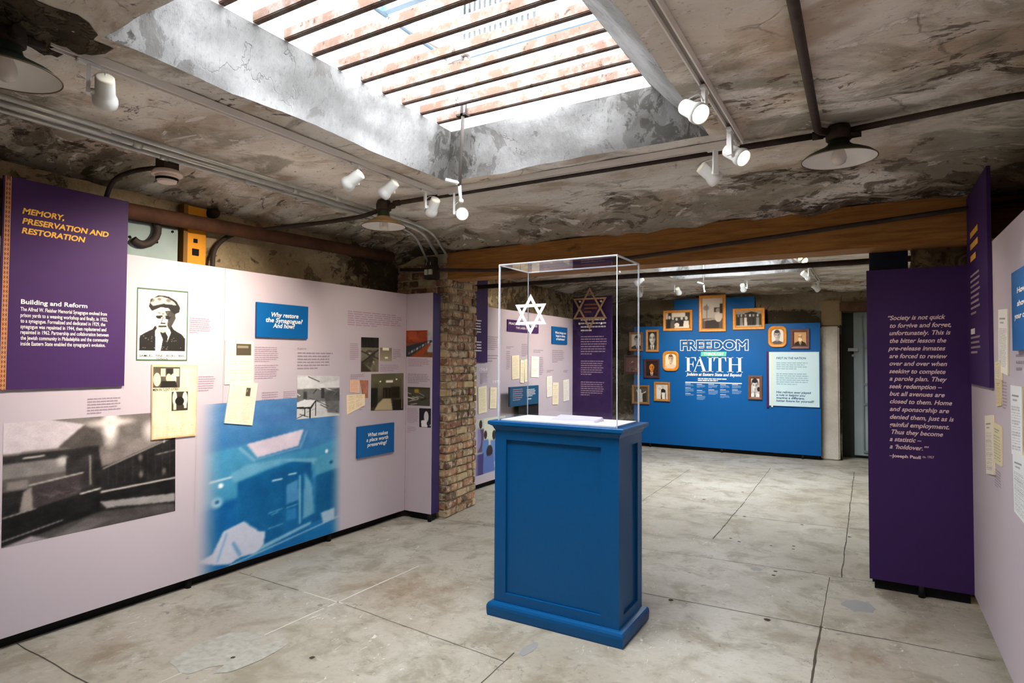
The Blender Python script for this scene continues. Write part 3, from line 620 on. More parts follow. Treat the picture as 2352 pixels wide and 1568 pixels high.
pipe('rusty_pipe', 'thick rusty pipe running level behind the tops of the lilac panels', [(-4.105, .6, 2.478), (-4.105, 2.12, 2.513), (-4.105, 4.58, 2.578)], .052, M_rpipe)
pipe('conduit', 'bent black conduit from the smoke detector down behind the purple title board', [(-3.66, 2.06, 2.715), (-3.8, 1.98, 2.70), (-3.98, 1.93, 2.66), (-4.1, 1.92, 2.4)], .014, M_cond, .1)
pts = [on('x', -4.16, 330+32*math.cos(a)*1.0, 527+34*math.sin(a)) for a in [math.radians(d) for d in range(-95, 140, 18)]]
t = thing('pipe_elbow', 'curled dark pipe end against the grey-blue plate', 'pipe', pts[0]); mb = MB(); mb.tube([pts[0]+V((-.05, -.06, .02))] + pts, .025, 14, False); mb.build('tube', M_iron, t)
a = on('y', 5.6, 1466, 633); b = on('y', 5.6, 1997, 600)
pipe('conduit', 'thick dark conduit crossing the far room just behind the timber beam', [(-4.0, 5.6, a.z-.01), tuple(a), tuple(b), (.5, 5.6, b.z)], .024, M_cond, .2)

mb = MB(); mb.box((-4.215, 1.75, 1.8), (-4.19, 2.47, 2.47)); plate = thing('wall_plate', 'grey-blue painted plate on the wall above the lilac panel', 'plate', (-4.2, 2.2, 1.8)); mb.build('plate_face', mat('grey_blue_paint', (150, 168, 166), .6, vary=.12, scale=5), plate)
for px, py in ((396, 532), (360, 556), (298, 544)):
    c = on('x', -4.188, px, py); mb = MB(); mb.lathe([(.009, 0), (.009, .004), (.003, .006)], c, (1, 0, 0), 10); mb.build('bolt_hole', M_void, plate)
chan = thing('steel_channel', 'orange yellow steel channel bolted upright above the lilac panel', 'channel', (-4.2, 2.6, 1.8)); M_or = mat('orange_steel_paint', (222, 148, 20), .55, vary=.12, scale=6)
mb = MB(); mb.box((-4.24, 2.53, 1.8), (-4.2, 2.685, 2.66)); mb.build('web', M_or, chan); mb = MB(); mb.box((-4.24, 2.5, 1.8), (-4.17, 2.53, 2.66)); mb.build('flange', mat('dark_orange_edge', (120, 84, 30), .7), chan)  # flange in a darker orange-brown than the web
for px, py, s in ((449, 553, .014), (449, 579, .024)):
    c = on('x', -4.198, px, py); mb = MB(); mb.box(c - V((.002, s, s)), c + V((.004, s, s))); mb.build('bolt_hole', M_void, chan)
def lump(name, label, cat, c, r, m, ax=(1, 0, 0)):
    mb = MB(); mb.lathe([(r*.9, -.05), (r, 0), (r*.8, .02), (r*.35, .03)], c, ax, 16); return tag(mb.build(name, m), label, cat)
lump('wall_anchor', 'dark round iron anchor above the orange channel', 'anchor', on('x', -4.22, 493, 489), .04, M_iron)
lump('junction_box', 'round black junction box high on the dark wall by the purple banner', 'box', on('x', .84, 2306, 410), .085, mat('black_box', (24, 22, 20), .7), (-1, 0, 0))

# smoke detector
c = V((-3.61, 2.055, 2.655)); sd = thing('smoke_detector', 'round cream smoke detector hanging under the conduits', 'detector', c); M_cream = mat('cream_plastic', (232, 214, 202), .5)
mb = MB(); mb.lathe([(.083, 0), (.085, .012), (.07, .03), (.05, .034)], c); mb.build('base', M_cream, sd)
mb = MB(); mb.lathe([(.05, -.042), (.055, -.028), (.062, -.012), (.066, 0)], c); mb.build('sensor_head', M_cream, sd)
mb = MB(); mb.lathe([(.0585, -.03), (.0625, -.016)], c, seg=32, caps=False)
mb.build('vent', M_void, sd); mb = MB(); mb.box(c+V((-.045, -.045, .03)), c+V((.045, .045, .1))); mb.build('mounting_box', M_cond, sd)
# emergency light
c = B(988, 620, 4.72); el = thing('emergency_light', 'small dark emergency lamp unit with two pale square lenses by the beam', 'lamp', c)
mb = MB(); mb.box(c+V((-.075, 0, -.085)), c+V((.06, .08, .02))); mb.box(c+V((-.06, -.01, .0)), c+V((.05, .06, .13))); mb.build('body', M_iron, el, .004)
for dx in (-.04, .012):
    mb = MB(); mb.box(c+V((dx-.018, -.02, -.045)), c+V((dx+.018, .0, .005))); mb.build('lens', mat('pale_lens', (206, 206, 190), .3), el)
    mb = MB(); mb.tube([c+V((dx, -.012, .05)), c+V((dx, -.012, .08))], .004, 8); mb.build('screw', M_galv, el)

# green enamel lamps
M_green = mat('dark_green_enamel', (44, 56, 46), .35, spec=.5, vary=.3, scale=14); M_cshade = mat('worn_cream_enamel', (168, 140, 96), .5, vary=.55, scale=11); M_enam = mat('white_enamel', (232, 228, 222), .35, vary=.05, scale=9); M_bulb = mat('frosted_bulb', (208, 200, 192), .3, spec=.6); M_rim = mat('chipped_rim', (110, 92, 70), .6)
def barn_lamp(label, c, zr, r, shade, rot=0):
    c = V(c); t = thing('barn_lamp', label, 'lamp', (c.x, c.y, zr), 'enamel lamps on the ceiling'); o = V((c.x, c.y, zr)); s = r/.17; top = c.z - zr
    mb = MB(); mb.lathe([(.052*s, top-.055), (.058*s, top-.05), (.06*s, top-.01), (.05*s, top+.02)], o, seg=24); mb.tube([o+V((.03, 0, top-.03)), o+V((.1, 0, top-.028))], .022*s); mb.build('ceiling_box', M_cond, t)
    mb = MB(); mb.lathe([(.052*s, .075*s), (.046*s, .095*s), (.043*s, top-.055)], o, seg=28, caps=False); mb.build('neck', M_green, t)
    mb = MB(); mb.lathe([(r, 0), (r, .004), (.15*s, .022*s), (.11*s, .042*s), (.075*s, .058*s), (.05*s, .078*s)], o, seg=48, caps=False); sh = mb.build('shade', shade, t)
    mb = MB(); mb.lathe([(r-.002, .001), (.148*s, .019*s), (.108*s, .038*s), (.073*s, .053*s), (.045*s, .07*s), (.001, .074*s)], o, seg=48, caps=False); mb.build('reflector', M_enam, sh)
    mb = MB(); mb.tube([o+V((math.cos(a)*r, math.sin(a)*r, .001)) for a in [2*math.pi*k/48 for k in range(49)]], .0028, 8, False); mb.build('rim', M_rim, sh)
    mb = MB(); mb.lathe([(.02*s, .06*s), (.03*s, .035*s), (.036*s, .005*s), (.03*s, -.016*s), (.015*s, -.026*s), (.001, -.029*s)], o, seg=24, caps=False); mb.build('bulb', M_bulb, t)
barn_lamp('intact dark green enamel lamp hanging clear above the purple quotation panel', (-.13, 3.475, 2.745), on('y', 3.475, 1930, 366).z, .172, M_green)
barn_lamp('worn lamp with cream stained shade hanging beside the bent conduits', (-3.17, 3.45, 2.745), on('y', 3.45, 855, 524).z, .165, M_cshade)
barn_lamp('dark green lamp cut off by the picture corner, above the purple title board', (-2.66, .93, 2.745), 2.585, .165, M_green)
mb = MB(); mb.tube([(-2.66, .95, 2.735), (-2.65, 1.04, 2.735)], .018); tag(mb.build('conduit', M_cond), 'short dark conduit stub feeding the light track beside the corner lamp', 'conduit')

# ------------------------------------------------------------------ light tracks and spotlights
M_track = mat('white_track', (236, 231, 225), .45)
def track(label, a, b):
    a, b = V(a), V(b); d = (b-a).normalized(); s = V((-d.y, d.x, 0)); mb = MB(); w = .018
    for o0, o1, z0, z1 in ((-w, w, .012, .022), (-w, -w+.006, -.012, .012), (w-.006, w, -.012, .012)):
        q = lambda z: [a+s*o0+V((0, 0, z)), b+s*o0+V((0, 0, z)), b+s*o1+V((0, 0, z)), a+s*o1+V((0, 0, z))]
        mb.hexa(q(z0), q(z1))
    t = thing('light_track', label, 'track', a); mb.build('rail', M_track, t); mb = MB(); q = lambda z: [a+s*-.011+V((0, 0, z)), b+s*-.011+V((0, 0, z)), b+s*.011+V((0, 0, z)), a+s*.011+V((0, 0, z))]
    mb.hexa(q(.006), q(.011)); mb.build('conductor', mat('track_conductor', (150, 144, 136), .5), t)
ZT = 2.745
track('long white light track on the ceiling between roof opening and conduits', (-2.64, 1.05, ZT), (-2.64, 3.41, ZT))
track('white light track across the ceiling beyond the roof opening', (-2.64, 3.41, ZT-.003), (-.6, 3.41, ZT-.003))
track('white light track on the ceiling between roof opening and rust brown conduit', (-.604, .3, ZT), (-.596, 3.41, ZT))
track('white light track in the far room nearest the grey door', (-.65, 5.9, ZT), (-.65, 10.0, ZT))
track('white light track across the far room before the blue wall', (-2.9, 9.24, ZT), (-.65, 9.24, ZT))
track('white light track in the far room on the timeline wall side', (-2.66, 6.0, ZT), (-2.66, 9.24, ZT))
M_warm = mat('lit_spot_lamp', (255, 226, 178), .5, emit=22); M_off = mat('spot_lamp_glass', (222, 214, 206), .3)
def spotlight(label, mount, aim, side=1, power=40, drop=.125, cone=70, lit=True, along='y', group='white track spotlights', col=(1, .86, .70)):
    m = V(mount); t = thing('spotlight', label, 'spotlight', m, group); aim = V(aim)
    d = (V((aim.x, aim.y, 0)) - V((m.x, m.y, 0))).normalized(); sv = V((-d.y, d.x, 0))*side
    k = m + V((0, 0, -drop)); c = k + sv*.055; ax = (aim-c).normalized()
    mb = MB(); e = V((.012, .045, 0)) if along == 'y' else V((.045, .012, 0)); mb.box(m - e + V((0, 0, -.026)), m + e + V((0, 0, -.012))); mb.build('adapter', M_white, t, .003)
    mb = MB(); q = lambda z, w: [m+V((0, 0, z))+sv*x+d*y for x, y in ((-.007, -w), (.007, -w), (.007, w), (-.007, w))]
    mb.hexa(q(-drop-.012, .016), q(-.02, .013)); mb.build('arm', M_white, t)
    mb = MB(); mb.tube([k - sv*.004, c], .012); mb.build('knuckle', M_white, t)
    mb = MB(); mb.lathe([(.001, -.073), (.026, -.073), (.033, -.07), (.033, -.055)], c, ax, 24, False); mb.build('end_cap', mat('ivory_cap', (228, 220, 202), .5), t)
    mb = MB(); mb.lathe([(.031, -.068), (.034, -.06), (.0355, .0), (.038, .008), (.044, .022), (.0455, .038), (.043, .052), (.04, .054), (.037, .044)], c, ax, 28, False); mb.build('can', M_white, t)
    mb = MB(); mb.lathe([(.0385, .046), (.02, .049), (.001, .05)], c, ax, 24, False); mb.build('lamp_face', M_warm if lit else M_off, t)
    mb = MB(); mb.tube(smooth_path([k + sv*.006 + V((0, 0, .05)), k + sv*.03 + V((0, 0, .075)), c - ax*.055 + V((0, 0, .03)), c - ax*.066]), .0028, 8); mb.build('cable', M_white, t)
    if power:
        l = bpy.data.lights.new('spot_beam', 'SPOT'); l.energy = power*.72; l.color = col; l.spot_size = math.radians(cone); l.spot_blend = 1; l.shadow_soft_size = .03
        o = bpy.data.objects.new('spot_beam', l); COL.objects.link(o); o.parent = t; o.location = c + ax*.06 - m; o.rotation_euler = (-ax).to_track_quat('Z', 'Y').to_euler()
def onx(x, px, py): return on('x', x, px, py).y
zm = ZT
spotlight('white spotlight seen from behind beside the dark green corner lamp', (-2.64, onx(-2.64, 205, 132), zm), (-4.0, 1.95, 1.5), -1, 72)
spotlight('white spotlight leaning towards the lilac wall, third from the track corner', (-2.64, onx(-2.64, 820, 374), zm), (-4.0, 2.3, 1.8), 1, 112)
spotlight('white spotlight hanging close under its track, second from the track corner', (-2.64, onx(-2.64, 902, 405), zm), (-4.0, 2.75, 1.7), 1, 95, .1)
spotlight('white spotlight pointing down right beside the track corner', (-2.64, onx(-2.64, 977, 427), zm), (-3.95, 4.1, 1.35), -1, 45)
spotlight('bright spotlight facing the room under the crank handle', (on('y', 3.41, 1043, 440).x, 3.41, zm), (-.3, .9, 1.45), 1, 30, .16, along='x')
spotlight('white spotlight pointing down beside the crossing conduit, nearest the shaded lamp', (on('y', 3.41, 1643, 338).x, 3.41, zm), (.5, 4.5, 1.4), 1, 30, .14, along='x')
spotlight('large bright spotlight beside the roof opening edge', (-.6, onx(-.6, 1618, 196), zm), (.56, 1.7, 1.6), -1, 60, .12)
spotlight('bright spotlight hanging where the two tracks meet', (-.6, onx(-.6, 1676, 288), zm), (.56, 2.6, 1.7), 1, 55, .13)
fs = 'far room track spotlights'
for k, (px, py) in enumerate(((1824, 582), (1832, 596))): spotlight(('upper' if k == 0 else 'lower') + ' one of two glowing spotlights close together under the timber beam', (-.65, onx(-.65, px, py-14), zm), (.9, 6.0, 1.5), 1, 25, .11, group=fs)
spotlight('white spotlight on the far room track, second from the grey door', (-.65, onx(-.65, 1859, 622), zm), (.9, 9.6, 1.3), 1, 25, .11, group=fs)
spotlight('white spotlight on the far room track nearest the grey door', (-.65, 9.85, zm), (.9, 10.8, 1.2), 1, 20, .11, group=fs)
spotlight('white spotlight above the tall framed photograph, beside the door side track', (on('y', 9.24, 1716, 640).x, 9.24, zm), (-1.55, 10.77, 1.5), 1, 70, .13, 80, along='x', group=fs)
spotlight('white spotlight before the blue wall, beside the thin crank rod', (on('y', 9.24, 1550, 642).x, 9.24, zm), (-2.5, 10.77, 1.6), -1, 80, .13, 80, along='x', group=fs)
spotlight('glowing spotlight seen just beside the top of the acrylic cover', (on('y', 9.24, 1476, 636).x, 9.24, zm), (-3.2, 10.77, 1.4), 1, 40, .13, 80, along='x', group=fs)
spotlight('glowing spotlight seen through the acrylic cover, nearer one', (-2.66, 7.0, zm), (-4.05, 7.1, 1.9), 1, 80, .13, group=fs)
spotlight('glowing spotlight seen through the acrylic cover, farther one', (-2.66, 7.9, zm), (-4.05, 8.0, 1.7), 1, 70, .13, group=fs)
# ------------------------------------------------------------------ display case in the middle
M_case = mat('case_blue_paint', (0, 80, 136), .4, spec=.25, vary=.05, scale=60); M_deck = mat('white_deck', (248, 248, 250), .6)
x0, x1, y0, y1 = -2.02, -1.208, 3.225, 3.612
case = thing('display_plinth', 'tall blue panelled plinth carrying the clear acrylic cover', 'plinth', ((x0+x1)/2, (y0+y1)/2, 0))
mb = MB()
def pface(mb, o, u, wd, z0, z1, n, lm, rm, bz, tz, dep):  # one face with a recessed panel
    o, u, n = V(o), V(u), V(n); P = lambda x, z, k=0: o + u*x + V((0, 0, z)) - n*k
    O = [P(0, z0), P(wd, z0), P(wd, z1), P(0, z1)]; I = [P(lm, bz), P(wd-rm, bz), P(wd-rm, tz), P(lm, tz)]; J = [p - n*dep for p in I]
    mb.ring(O, I); mb.ring(I, J); mb.face(J)
w = x1-x0; dp = y1-y0
pface(mb, (x0, y0, 0), (1, 0, 0), w, .06, 1.15, (0, -1, 0), .08, .108, .142, 1.078, .016)
pface(mb, (x1, y0, 0), (0, 1, 0), dp, .06, 1.15, (1, 0, 0), .075, .075, .142, 1.078, .016)
pface(mb, (x1, y1, 0), (-1, 0, 0), w, .06, 1.15, (0, 1, 0), .09, .09, .142, 1.078, .016)
pface(mb, (x0, y1, 0), (0, -1, 0), dp, .06, 1.15, (-1, 0, 0), .075, .075, .142, 1.078, .016)
mb.build('cabinet', M_case, case)
def rim(mb, prof):                                    # rectangular moulding swept from (outset, z) pairs
    L = [[(x0-d, y0-d, z), (x1+d, y0-d, z), (x1+d, y1+d, z), (x0-d, y1+d, z)] for d, z in prof]; mb.loft(L)
    for f in mb.bm.faces: f.smooth = False
mb = MB(); rim(mb, [(.03, .0), (.033, .012), (.035, .05), (.033, .066), (.026, .078), (.012, .083), (0, .085)]); mb.build('base_moulding', M_case, case)
mb = MB(); rim(mb, [(0, 1.135), (.004, 1.14), (.012, 1.158), (.028, 1.168), (.034, 1.17), (.034, 1.188), (.03, 1.192)]); mb.build('top_moulding', M_case, case)
cv_ = thing('acrylic_cover', 'clear acrylic box cover with a white six-pointed star standing on the blue plinth', 'cover', ((x0+x1)/2, (y0+y1)/2, 1.19))
gx0, gx1, gy0, gy1, gz0, gz1 = -1.999, -1.222, 3.228, 3.602, 1.192, 2.162; g = .006
M_edge = mat('polished_acrylic_edge', (222, 226, 234), .2, spec=.6)
for a, b in (((gx0, gy0, gz0), (gx1, gy0+g, gz1-g)), ((gx0, gy1-g, gz0), (gx1, gy1, gz1-g)), ((gx0, gy0+g, gz0), (gx0+g, gy1-g, gz1-g)), ((gx1-g, gy0+g, gz0), (gx1, gy1-g, gz1-g)), ((gx0, gy0, gz1-g), (gx1, gy1, gz1))):
    mb = MB(); mb.box(a, b)
    mn = min(range(3), key=lambda k: abs(b[k]-a[k])); mb.bm.normal_update()
    for f in mb.bm.faces: f.material_index = 0 if abs(f.normal[mn]) > .9 else 1
    mb.build('pane', [M_acryl, M_edge], cv_)
mb = MB()                                            # bright bonded corner strips
for x in (gx0, gx1):
    for y in (gy0, gy1): mb.box((x-.0025, y-.0025, gz0), (x+.0025, y+.0025, gz1))
for y in (gy0, gy1): mb.box((gx0, y-.0025, gz1-.0025), (gx1, y+.0025, gz1+.0025))
for x in (gx0, gx1): mb.box((x-.0025, gy0, gz1-.0025), (x+.0025, gy1, gz1+.0025))
mb.build('bonded_edge', M_edge, cv_)
def hexstar(c, u, w, n, R, t, th):                    # two interlaced triangles
    mb = MB(); c = V(c)
    for s in (1, -1):
        tri = lambda r, k: [c + u*(r*math.sin(a))*s + w*(r*math.cos(a))*s + n*k for a in (0, 2*math.pi/3, -2*math.pi/3)]
        o, i = tri(R, .0), tri(R-2*t, .0)
        for k in range(3):
            q = [o[k], o[(k+1) % 3], i[(k+1) % 3], i[k]]; d = n*(th*.4 if s < 0 else 0); mb.hexa([p - n*th + d for p in q], [p + d for p in q])
    return mb
hexstar((-1.774, gy0-.001, 1.845), V((1, 0, 0)), V((0, 0, 1)), V((0, -1, 0)), .124, .0185, .001).build('star_emblem', mat('white_vinyl', (252, 252, 252), .6), cv_)
mb = MB(); mb.box((gx0+.012, gy0+.012, 1.1925), (gx1-.012, gy1-.012, 1.2)); tag(mb.build('display_deck', M_deck), 'white deck board lying inside the acrylic cover', 'board')
mb = MB(); mb.hexa([(-1.70, 3.36, 1.2005), (-1.40, 3.34, 1.2005), (-1.39, 3.46, 1.2005), (-1.70, 3.48, 1.2005)], [(-1.69, 3.36, 1.212), (-1.41, 3.345, 1.212), (-1.40, 3.455, 1.226), (-1.69, 3.475, 1.226)]); tag(mb.build('exhibit_label', mat('pale_label', (214, 208, 224), .5)), 'small pale label wedge lying on the white deck inside the cover', 'label')

# ------------------------------------------------------------------ exhibition panels
LILAC = (197, 185, 194); M_lilac = mat('lilac_print', LILAC, .6, spec=.2); M_purple = mat('purple_print', (66, 36, 90), .55, spec=.25); M_pdeep = mat('deep_purple_print', (58, 32, 88), .55, spec=.25); M_pedge = mat('purple_edge', (52, 34, 92), .5)
M_black = mat('black_plinth', (14, 13, 15), .7); M_blue = mat('blue_board', (0, 92, 158), .45, spec=.3); M_bwall = mat('royal_blue_print', (0, 90, 160), .55, spec=.25); M_gold = mat('gold_ink', (246, 186, 72), .6); M_wink = mat('white_ink', (246, 242, 240), .6); M_plink = mat('plum_ink', (172, 146, 164), .7); M_gink = mat('grey_ink', (156, 140, 152), .7); M_bink = mat('black_ink', (40, 36, 34), .7); M_paper = mat('aged_paper', (250, 234, 200), .8, vary=.05, scale=6)
F = .0015
def panel(name, label, cat, P, a, b, z0, z1, th, m, plinth=True, seams=(), edge=None, inset=.08):
    """upright board on a recessed black plinth; a, b: world ends along the wall"""
    A, B_ = V(a), V(b); t = thing(name, label, cat, (A+B_)/2)
    pts = [A] + [A.lerp(B_, s) for s in seams] + [B_]
    for k in range(len(pts)-1):
        d = (B_-A).normalized()*.0008; p, q = pts[k] + (d if k else V()), pts[k+1] - (d if k < len(pts)-2 else V()); mb = MB()
        fr = [p+V((0, 0, z1)), q+V((0, 0, z1)), q+V((0, 0, z0)), p+V((0, 0, z0))]; slab(mb, fr, P.n, th); o = mb.build('board', [m, edge or m], t)
        if edge:
            for f in o.data.polygons:
                if abs(f.normal.dot(P.n)) < .5: f.material_index = 1
    if plinth:
        mb = MB(); fr = [A+V((0, 0, z0+.002)), B_+V((0, 0, z0+.002)), B_+V((0, 0, 0)), A+V((0, 0, 0))]; d = (B_-A).normalized()*.03
        fr = [fr[0]+d, fr[1]-d, fr[2]-d, fr[3]+d]; slab(mb, [p - P.n*inset for p in fr], P.n, .05); mb.build('plinth', M_black, t)
        mb = MB(); L = (B_-A).length; k = .3
        while k < L: c = A + (B_-A).normalized()*k - P.n*(inset-.035); mb.tube([c, c+V((0, 0, z0))], .02, 12); k += 1.25
        mb.build('foot', M_black, t)
    return t
ZB, ZP = .075, 2.213
y0p, y1p = -.3, 4.685; sy = (LP.at(514, 800).y - y0p)/(y1p-y0p)
left = panel('exhibition_panel', 'long lilac wall panel with blue synagogue mural and large dark photograph', 'panel', LP, (-3.987, y0p, 0), (-3.987, y1p, 0), ZB, ZP, .04, M_lilac, True, (sy,))
ret = panel('exhibition_panel', 'narrow lilac end panel with purple edge beside the brick pier', 'panel', RP, (-3.985, 4.685, 0), (-3.655, 4.685, 0), ZB, ZP, .12, M_lilac, True, (), M_pedge, .05)

# --- portraits and scenes used in the printed pictures
def person(c, cx, cy, s, skin, hair, suit, shirt=None, bald=0, beard=None, hat=None):
    s = s*1.08; x = s*c.h/c.w*.92; dk = tuple(v*.35 for v in skin); P = lambda *q: [(cx+a*x, cy+b*s) for a, b in q]
    c.poly([(cx-1.5*x, 1.02)] + P((-1.2, 1.2), (-.4, .85), (.4, .85), (1.2, 1.2)) + [(cx+1.5*x, 1.02)], suit, 1, 2)
    if shirt: c.poly(P((-.34, .8), (.34, .8), (.04, 2.0)), shirt); c.poly(P((-.08, 1.0), (.1, 1.0), (.08, 2.0), (-.03, 2.0)), dk)
    c.ell(cx, cy+.58*s, .28*x, .4*s, tuple(v*.8 for v in skin))
    if not bald: c.ell(cx, cy-.16*s, .56*x, .68*s, hair)
    c.ell(cx, cy+.02*s, .47*x, .66*s, skin); c.ell(cx+.3*x, cy+.1*s, .2*x, .52*s, tuple(v*.66 for v in skin), .7, .9)
    for e in (-1, 1): c.ell(cx+e*.47*x, cy+.06*s, .07*x, .14*s, tuple(v*.85 for v in skin))
    if bald:
        for e in (-1, 1): c.ell(cx+e*.43*x, cy-.12*s, .1*x, .26*s, hair, .9)
    else: c.ell(cx-.03*x, cy-.54*s, .46*x, .24*s, hair)
    for e in (-1, 1): c.ell(cx+e*.2*x, cy-.04*s, .12*x, .07*s, dk, .85, .7); c.line(cx+e*.09*x, cy-.16*s, cx+e*.33*x, cy-.17*s, .035*s, dk, .8)
    c.line(cx+.02*x, cy, cx+.07*x, cy+.2*s, .035*s, dk, .5); c.line(cx-.17*x, cy+.36*s, cx+.17*x, cy+.36*s, .035*s, dk, .8); c.ell(cx, cy+.5*s, .16*x, .06*s, tuple(v*.8 for v in skin), .6, .9)
    if beard: c.ell(cx, cy+.52*s, .42*x, .38*s, beard); c.line(cx-.1*x, cy+.34*s, cx+.1*x, cy+.34*s, .03*s, dk)
    return c.soften(1, 8)

# wanted-style print of a man in a flat cap
c = Cv(120, 170, (254, 250, 236)); K = (34, 32, 30); cr = (250, 244, 224)
for r in ((0, 0, .025, 1), (.975, 0, 1, 1), (0, 0, 1, .018), (0, .982, 1, 1)): c.rect(*r, (70, 100, 70))
c.poly([(.05, .86), (.06, .66), (.17, .61), (.3, .56), (.36, .5), (.66, .5), (.72, .56), (.88, .62), (.95, .68), (.95, .86)], K)
c.poly([(.36, .86), (.35, .58), (.40, .53), (.62, .54), (.66, .6), (.52, .86)], (252, 246, 230)); c.poly([(.44, .6), (.54, .58), (.6, .66), (.56, .86), (.46, .86), (.5, .7)], K)
c.poly([(.29, .3), (.7, .3), (.7, .45), (.62, .56), (.5, .61), (.4, .57), (.33, .48)], cr); c.ell(.26, .39, .045, .06, cr); c.poly([(.53, .3), (.74, .28), (.75, .4), (.68, .5), (.62, .56), (.58, .5), (.6, .4)], K, .85)
c.poly([(.22, .25), (.26, .15), (.4, .085), (.6, .09), (.76, .15), (.84, .24), (.82, .31), (.72, .34), (.6, .26), (.45, .25), (.28, .31)], K); c.poly([(.25, .2), (.3, .13), (.45, .1), (.6, .12), (.72, .17), (.76, .21), (.5, .2), (.3, .24)], (214, 206, 190), .95)
for q in ((.28, .16, .05), (.42, .14, .04), (.6, .15, .05), (.5, .34, .03), (.42, .33, .03)): c.ell(q[0], q[1], q[2], q[2]*.5, K, .5, .8)
c.line(.37, .385, .48, .375, .016, K); c.line(.55, .375, .64, .38, .016, K); c.ell(.42, .4, .045, .014, K); c.ell(.59, .4, .05, .016, K); c.line(.5, .39, .47, .46, .012, K, .6); c.line(.46, .475, .54, .475, .012, K); c.line(.42, .52, .56, .515, .016, K); c.ell(.5, .58, .07, .02, (150, 140, 124), .6, .9)
for k in range(26):
    x, y = random.uniform(.08, .92), random.uniform(.66, .84); c.ell(x, y, .012, .006, (170, 164, 150), .6, .9)
for k in range(22):
    x, y = random.uniform(.34, .64), random.uniform(.28, .58); c.ell(x, y, .018, .01, (120, 110, 96), .45, .9)
pr = picture('printed_portrait', c, quad(LP, [(315, 659.5), (432.5, 669.5), (429.5, 829), (312.5, 828)], F), left); pr['label'] = 'black and white printed portrait of a man in a flat cap'
lettering(LP, [('SAMUEL  FINE,  ALIAS  "BIG', 320, 422, 819, 5, .012, 0), ('YONICK"', 358, 388, 825.6, 4.6, .012, 0)], M_bink, left, F+.001)

# large dark photograph of the prayer room with benches
c = Cv(210, 150, (30, 28, 28)); c.rough(6, 20)
c.poly([(0, 0), (1, -.05), (1, .3), (.6, .46), (.52, .44), (.5, .3), (.25, .3), (0, .27)], (120, 112, 108), 1, 3); c.poly([(0, -.1), (.24, .0), (.42, .06), (.27, .245), (0, .25)], (206, 194, 200), 1, 1)
c.poly([(.42, .06), (.27, .245), (.5, .3), (.56, .2)], (70, 64, 62), .8, 3); c.poly([(.52, .36), (1, .1), (1, .27), (.87, .31), (.52, .46)], (134, 124, 120), .8, 3)
c.ell(.57, .08, .045, .17, (240, 232, 226), 1, .9); c.ell(.57, .06, .12, .035, (240, 226, 218), .9, 1); c.ell(.83, .17, .05, .09, (210, 200, 196), .9, 1)
c.poly([(0, .27), (.5, .26), (.5, .33), (0, .33)], (40, 38, 38)); c.rect(0, .33, .32, .46, (128, 122, 120), 1, 2); c.line(.1, .3, .2, .295, .008, (220, 214, 206)); c.ell(.3, .36, .03, .04, (200, 194, 190), 1, 1)
c.rect(0, .46, .33, .56, (92, 86, 84), 1, 1); c.rect(.02, .48, .12, .55, (130, 122, 118), 1, 1); c.rect(.32, .34, .47, .62, (48, 44, 44), 1, 1); c.line(.45, .34, .455, .6, .006, (150, 144, 138))
c.poly([(.52, .47), (1, .24), (1, .66), (.52, .66)], (26, 24, 25), 1, 1); c.line(.53, .475, 1, .25, .006, (180, 170, 164)); c.line(.86, .41, 1, .39, .006, (150, 146, 140)); c.line(.92, .14, .92, .3, .005, (200, 192, 186))
for k in range(9): c.line(.56+.05*k, .47-.02*k, .56+.05*k, .64, .004, (52, 48, 48), .8)
for x, y in ((.76, .42), (.765, .58), (.92, .58)): c.ell(x, y, .014, .03, (120, 114, 108), .8, 1)
c.poly([(.1, .74), (.1, .58), (.14, .53), (.4, .49), (.4, .68)], (62, 54, 56), 1, 1); c.line(.13, .53, .41, .485, .008, (190, 184, 176)); c.poly([(.08, .75), (.1, .58), (.14, .54), (.15, .74)], (150, 140, 134), .9, 1)
for k in range(7): c.line(.17+.03*k, .6+.03*(k % 3), .22+.03*k, .63+.02*(k % 2), .006, (96, 86, 88), .8)
c.poly([(0, .77), (.42, .66), (.51, .655), (.51, .86), (0, 1.0)], (16, 14, 15), 1, 1); c.line(0, .765, .16, .73, .006, (170, 164, 158)); c.line(.4, .67, .51, .65, .008, (236, 228, 222)); c.line(0, .95, .3, .87, .006, (160, 154, 150))
c.poly([(.51, .68), (1, .66), (1, .82), (.51, .77)], (20, 19, 20)); c.line(.52, .685, 1, .665, .01, (216, 208, 202)); c.poly([(.51, .77), (1, .82), (1, .9), (.55, .84)], (150, 144, 144), 1, 1); c.line(.6, .84, .9, .9, .006, (60, 56, 56))
c.poly([(0, 1), (.5, .86), (.9, .9), (1, .93), (1, 1.02), (0, 1.02)], (74, 69, 68), 1, 3); c.poly([(.44, .9), (.62, .94), (.4, 1.01), (.22, 1.01)], (112, 106, 106), .7, 3); c.poly([(0, 1.0), (.14, .95), (.24, 1.01), (0, 1.02)], (160, 150, 158), 1, 2); c.soften(1); c.rough(9, 16); c.soften(1, 12)
pr = picture('printed_photograph', c, quad(LP, [(8, 972), (403, 944), (402.5, 1173), (3, 1259)], F), left); pr['label'] = 'large black and white photograph of a dark room with benches'

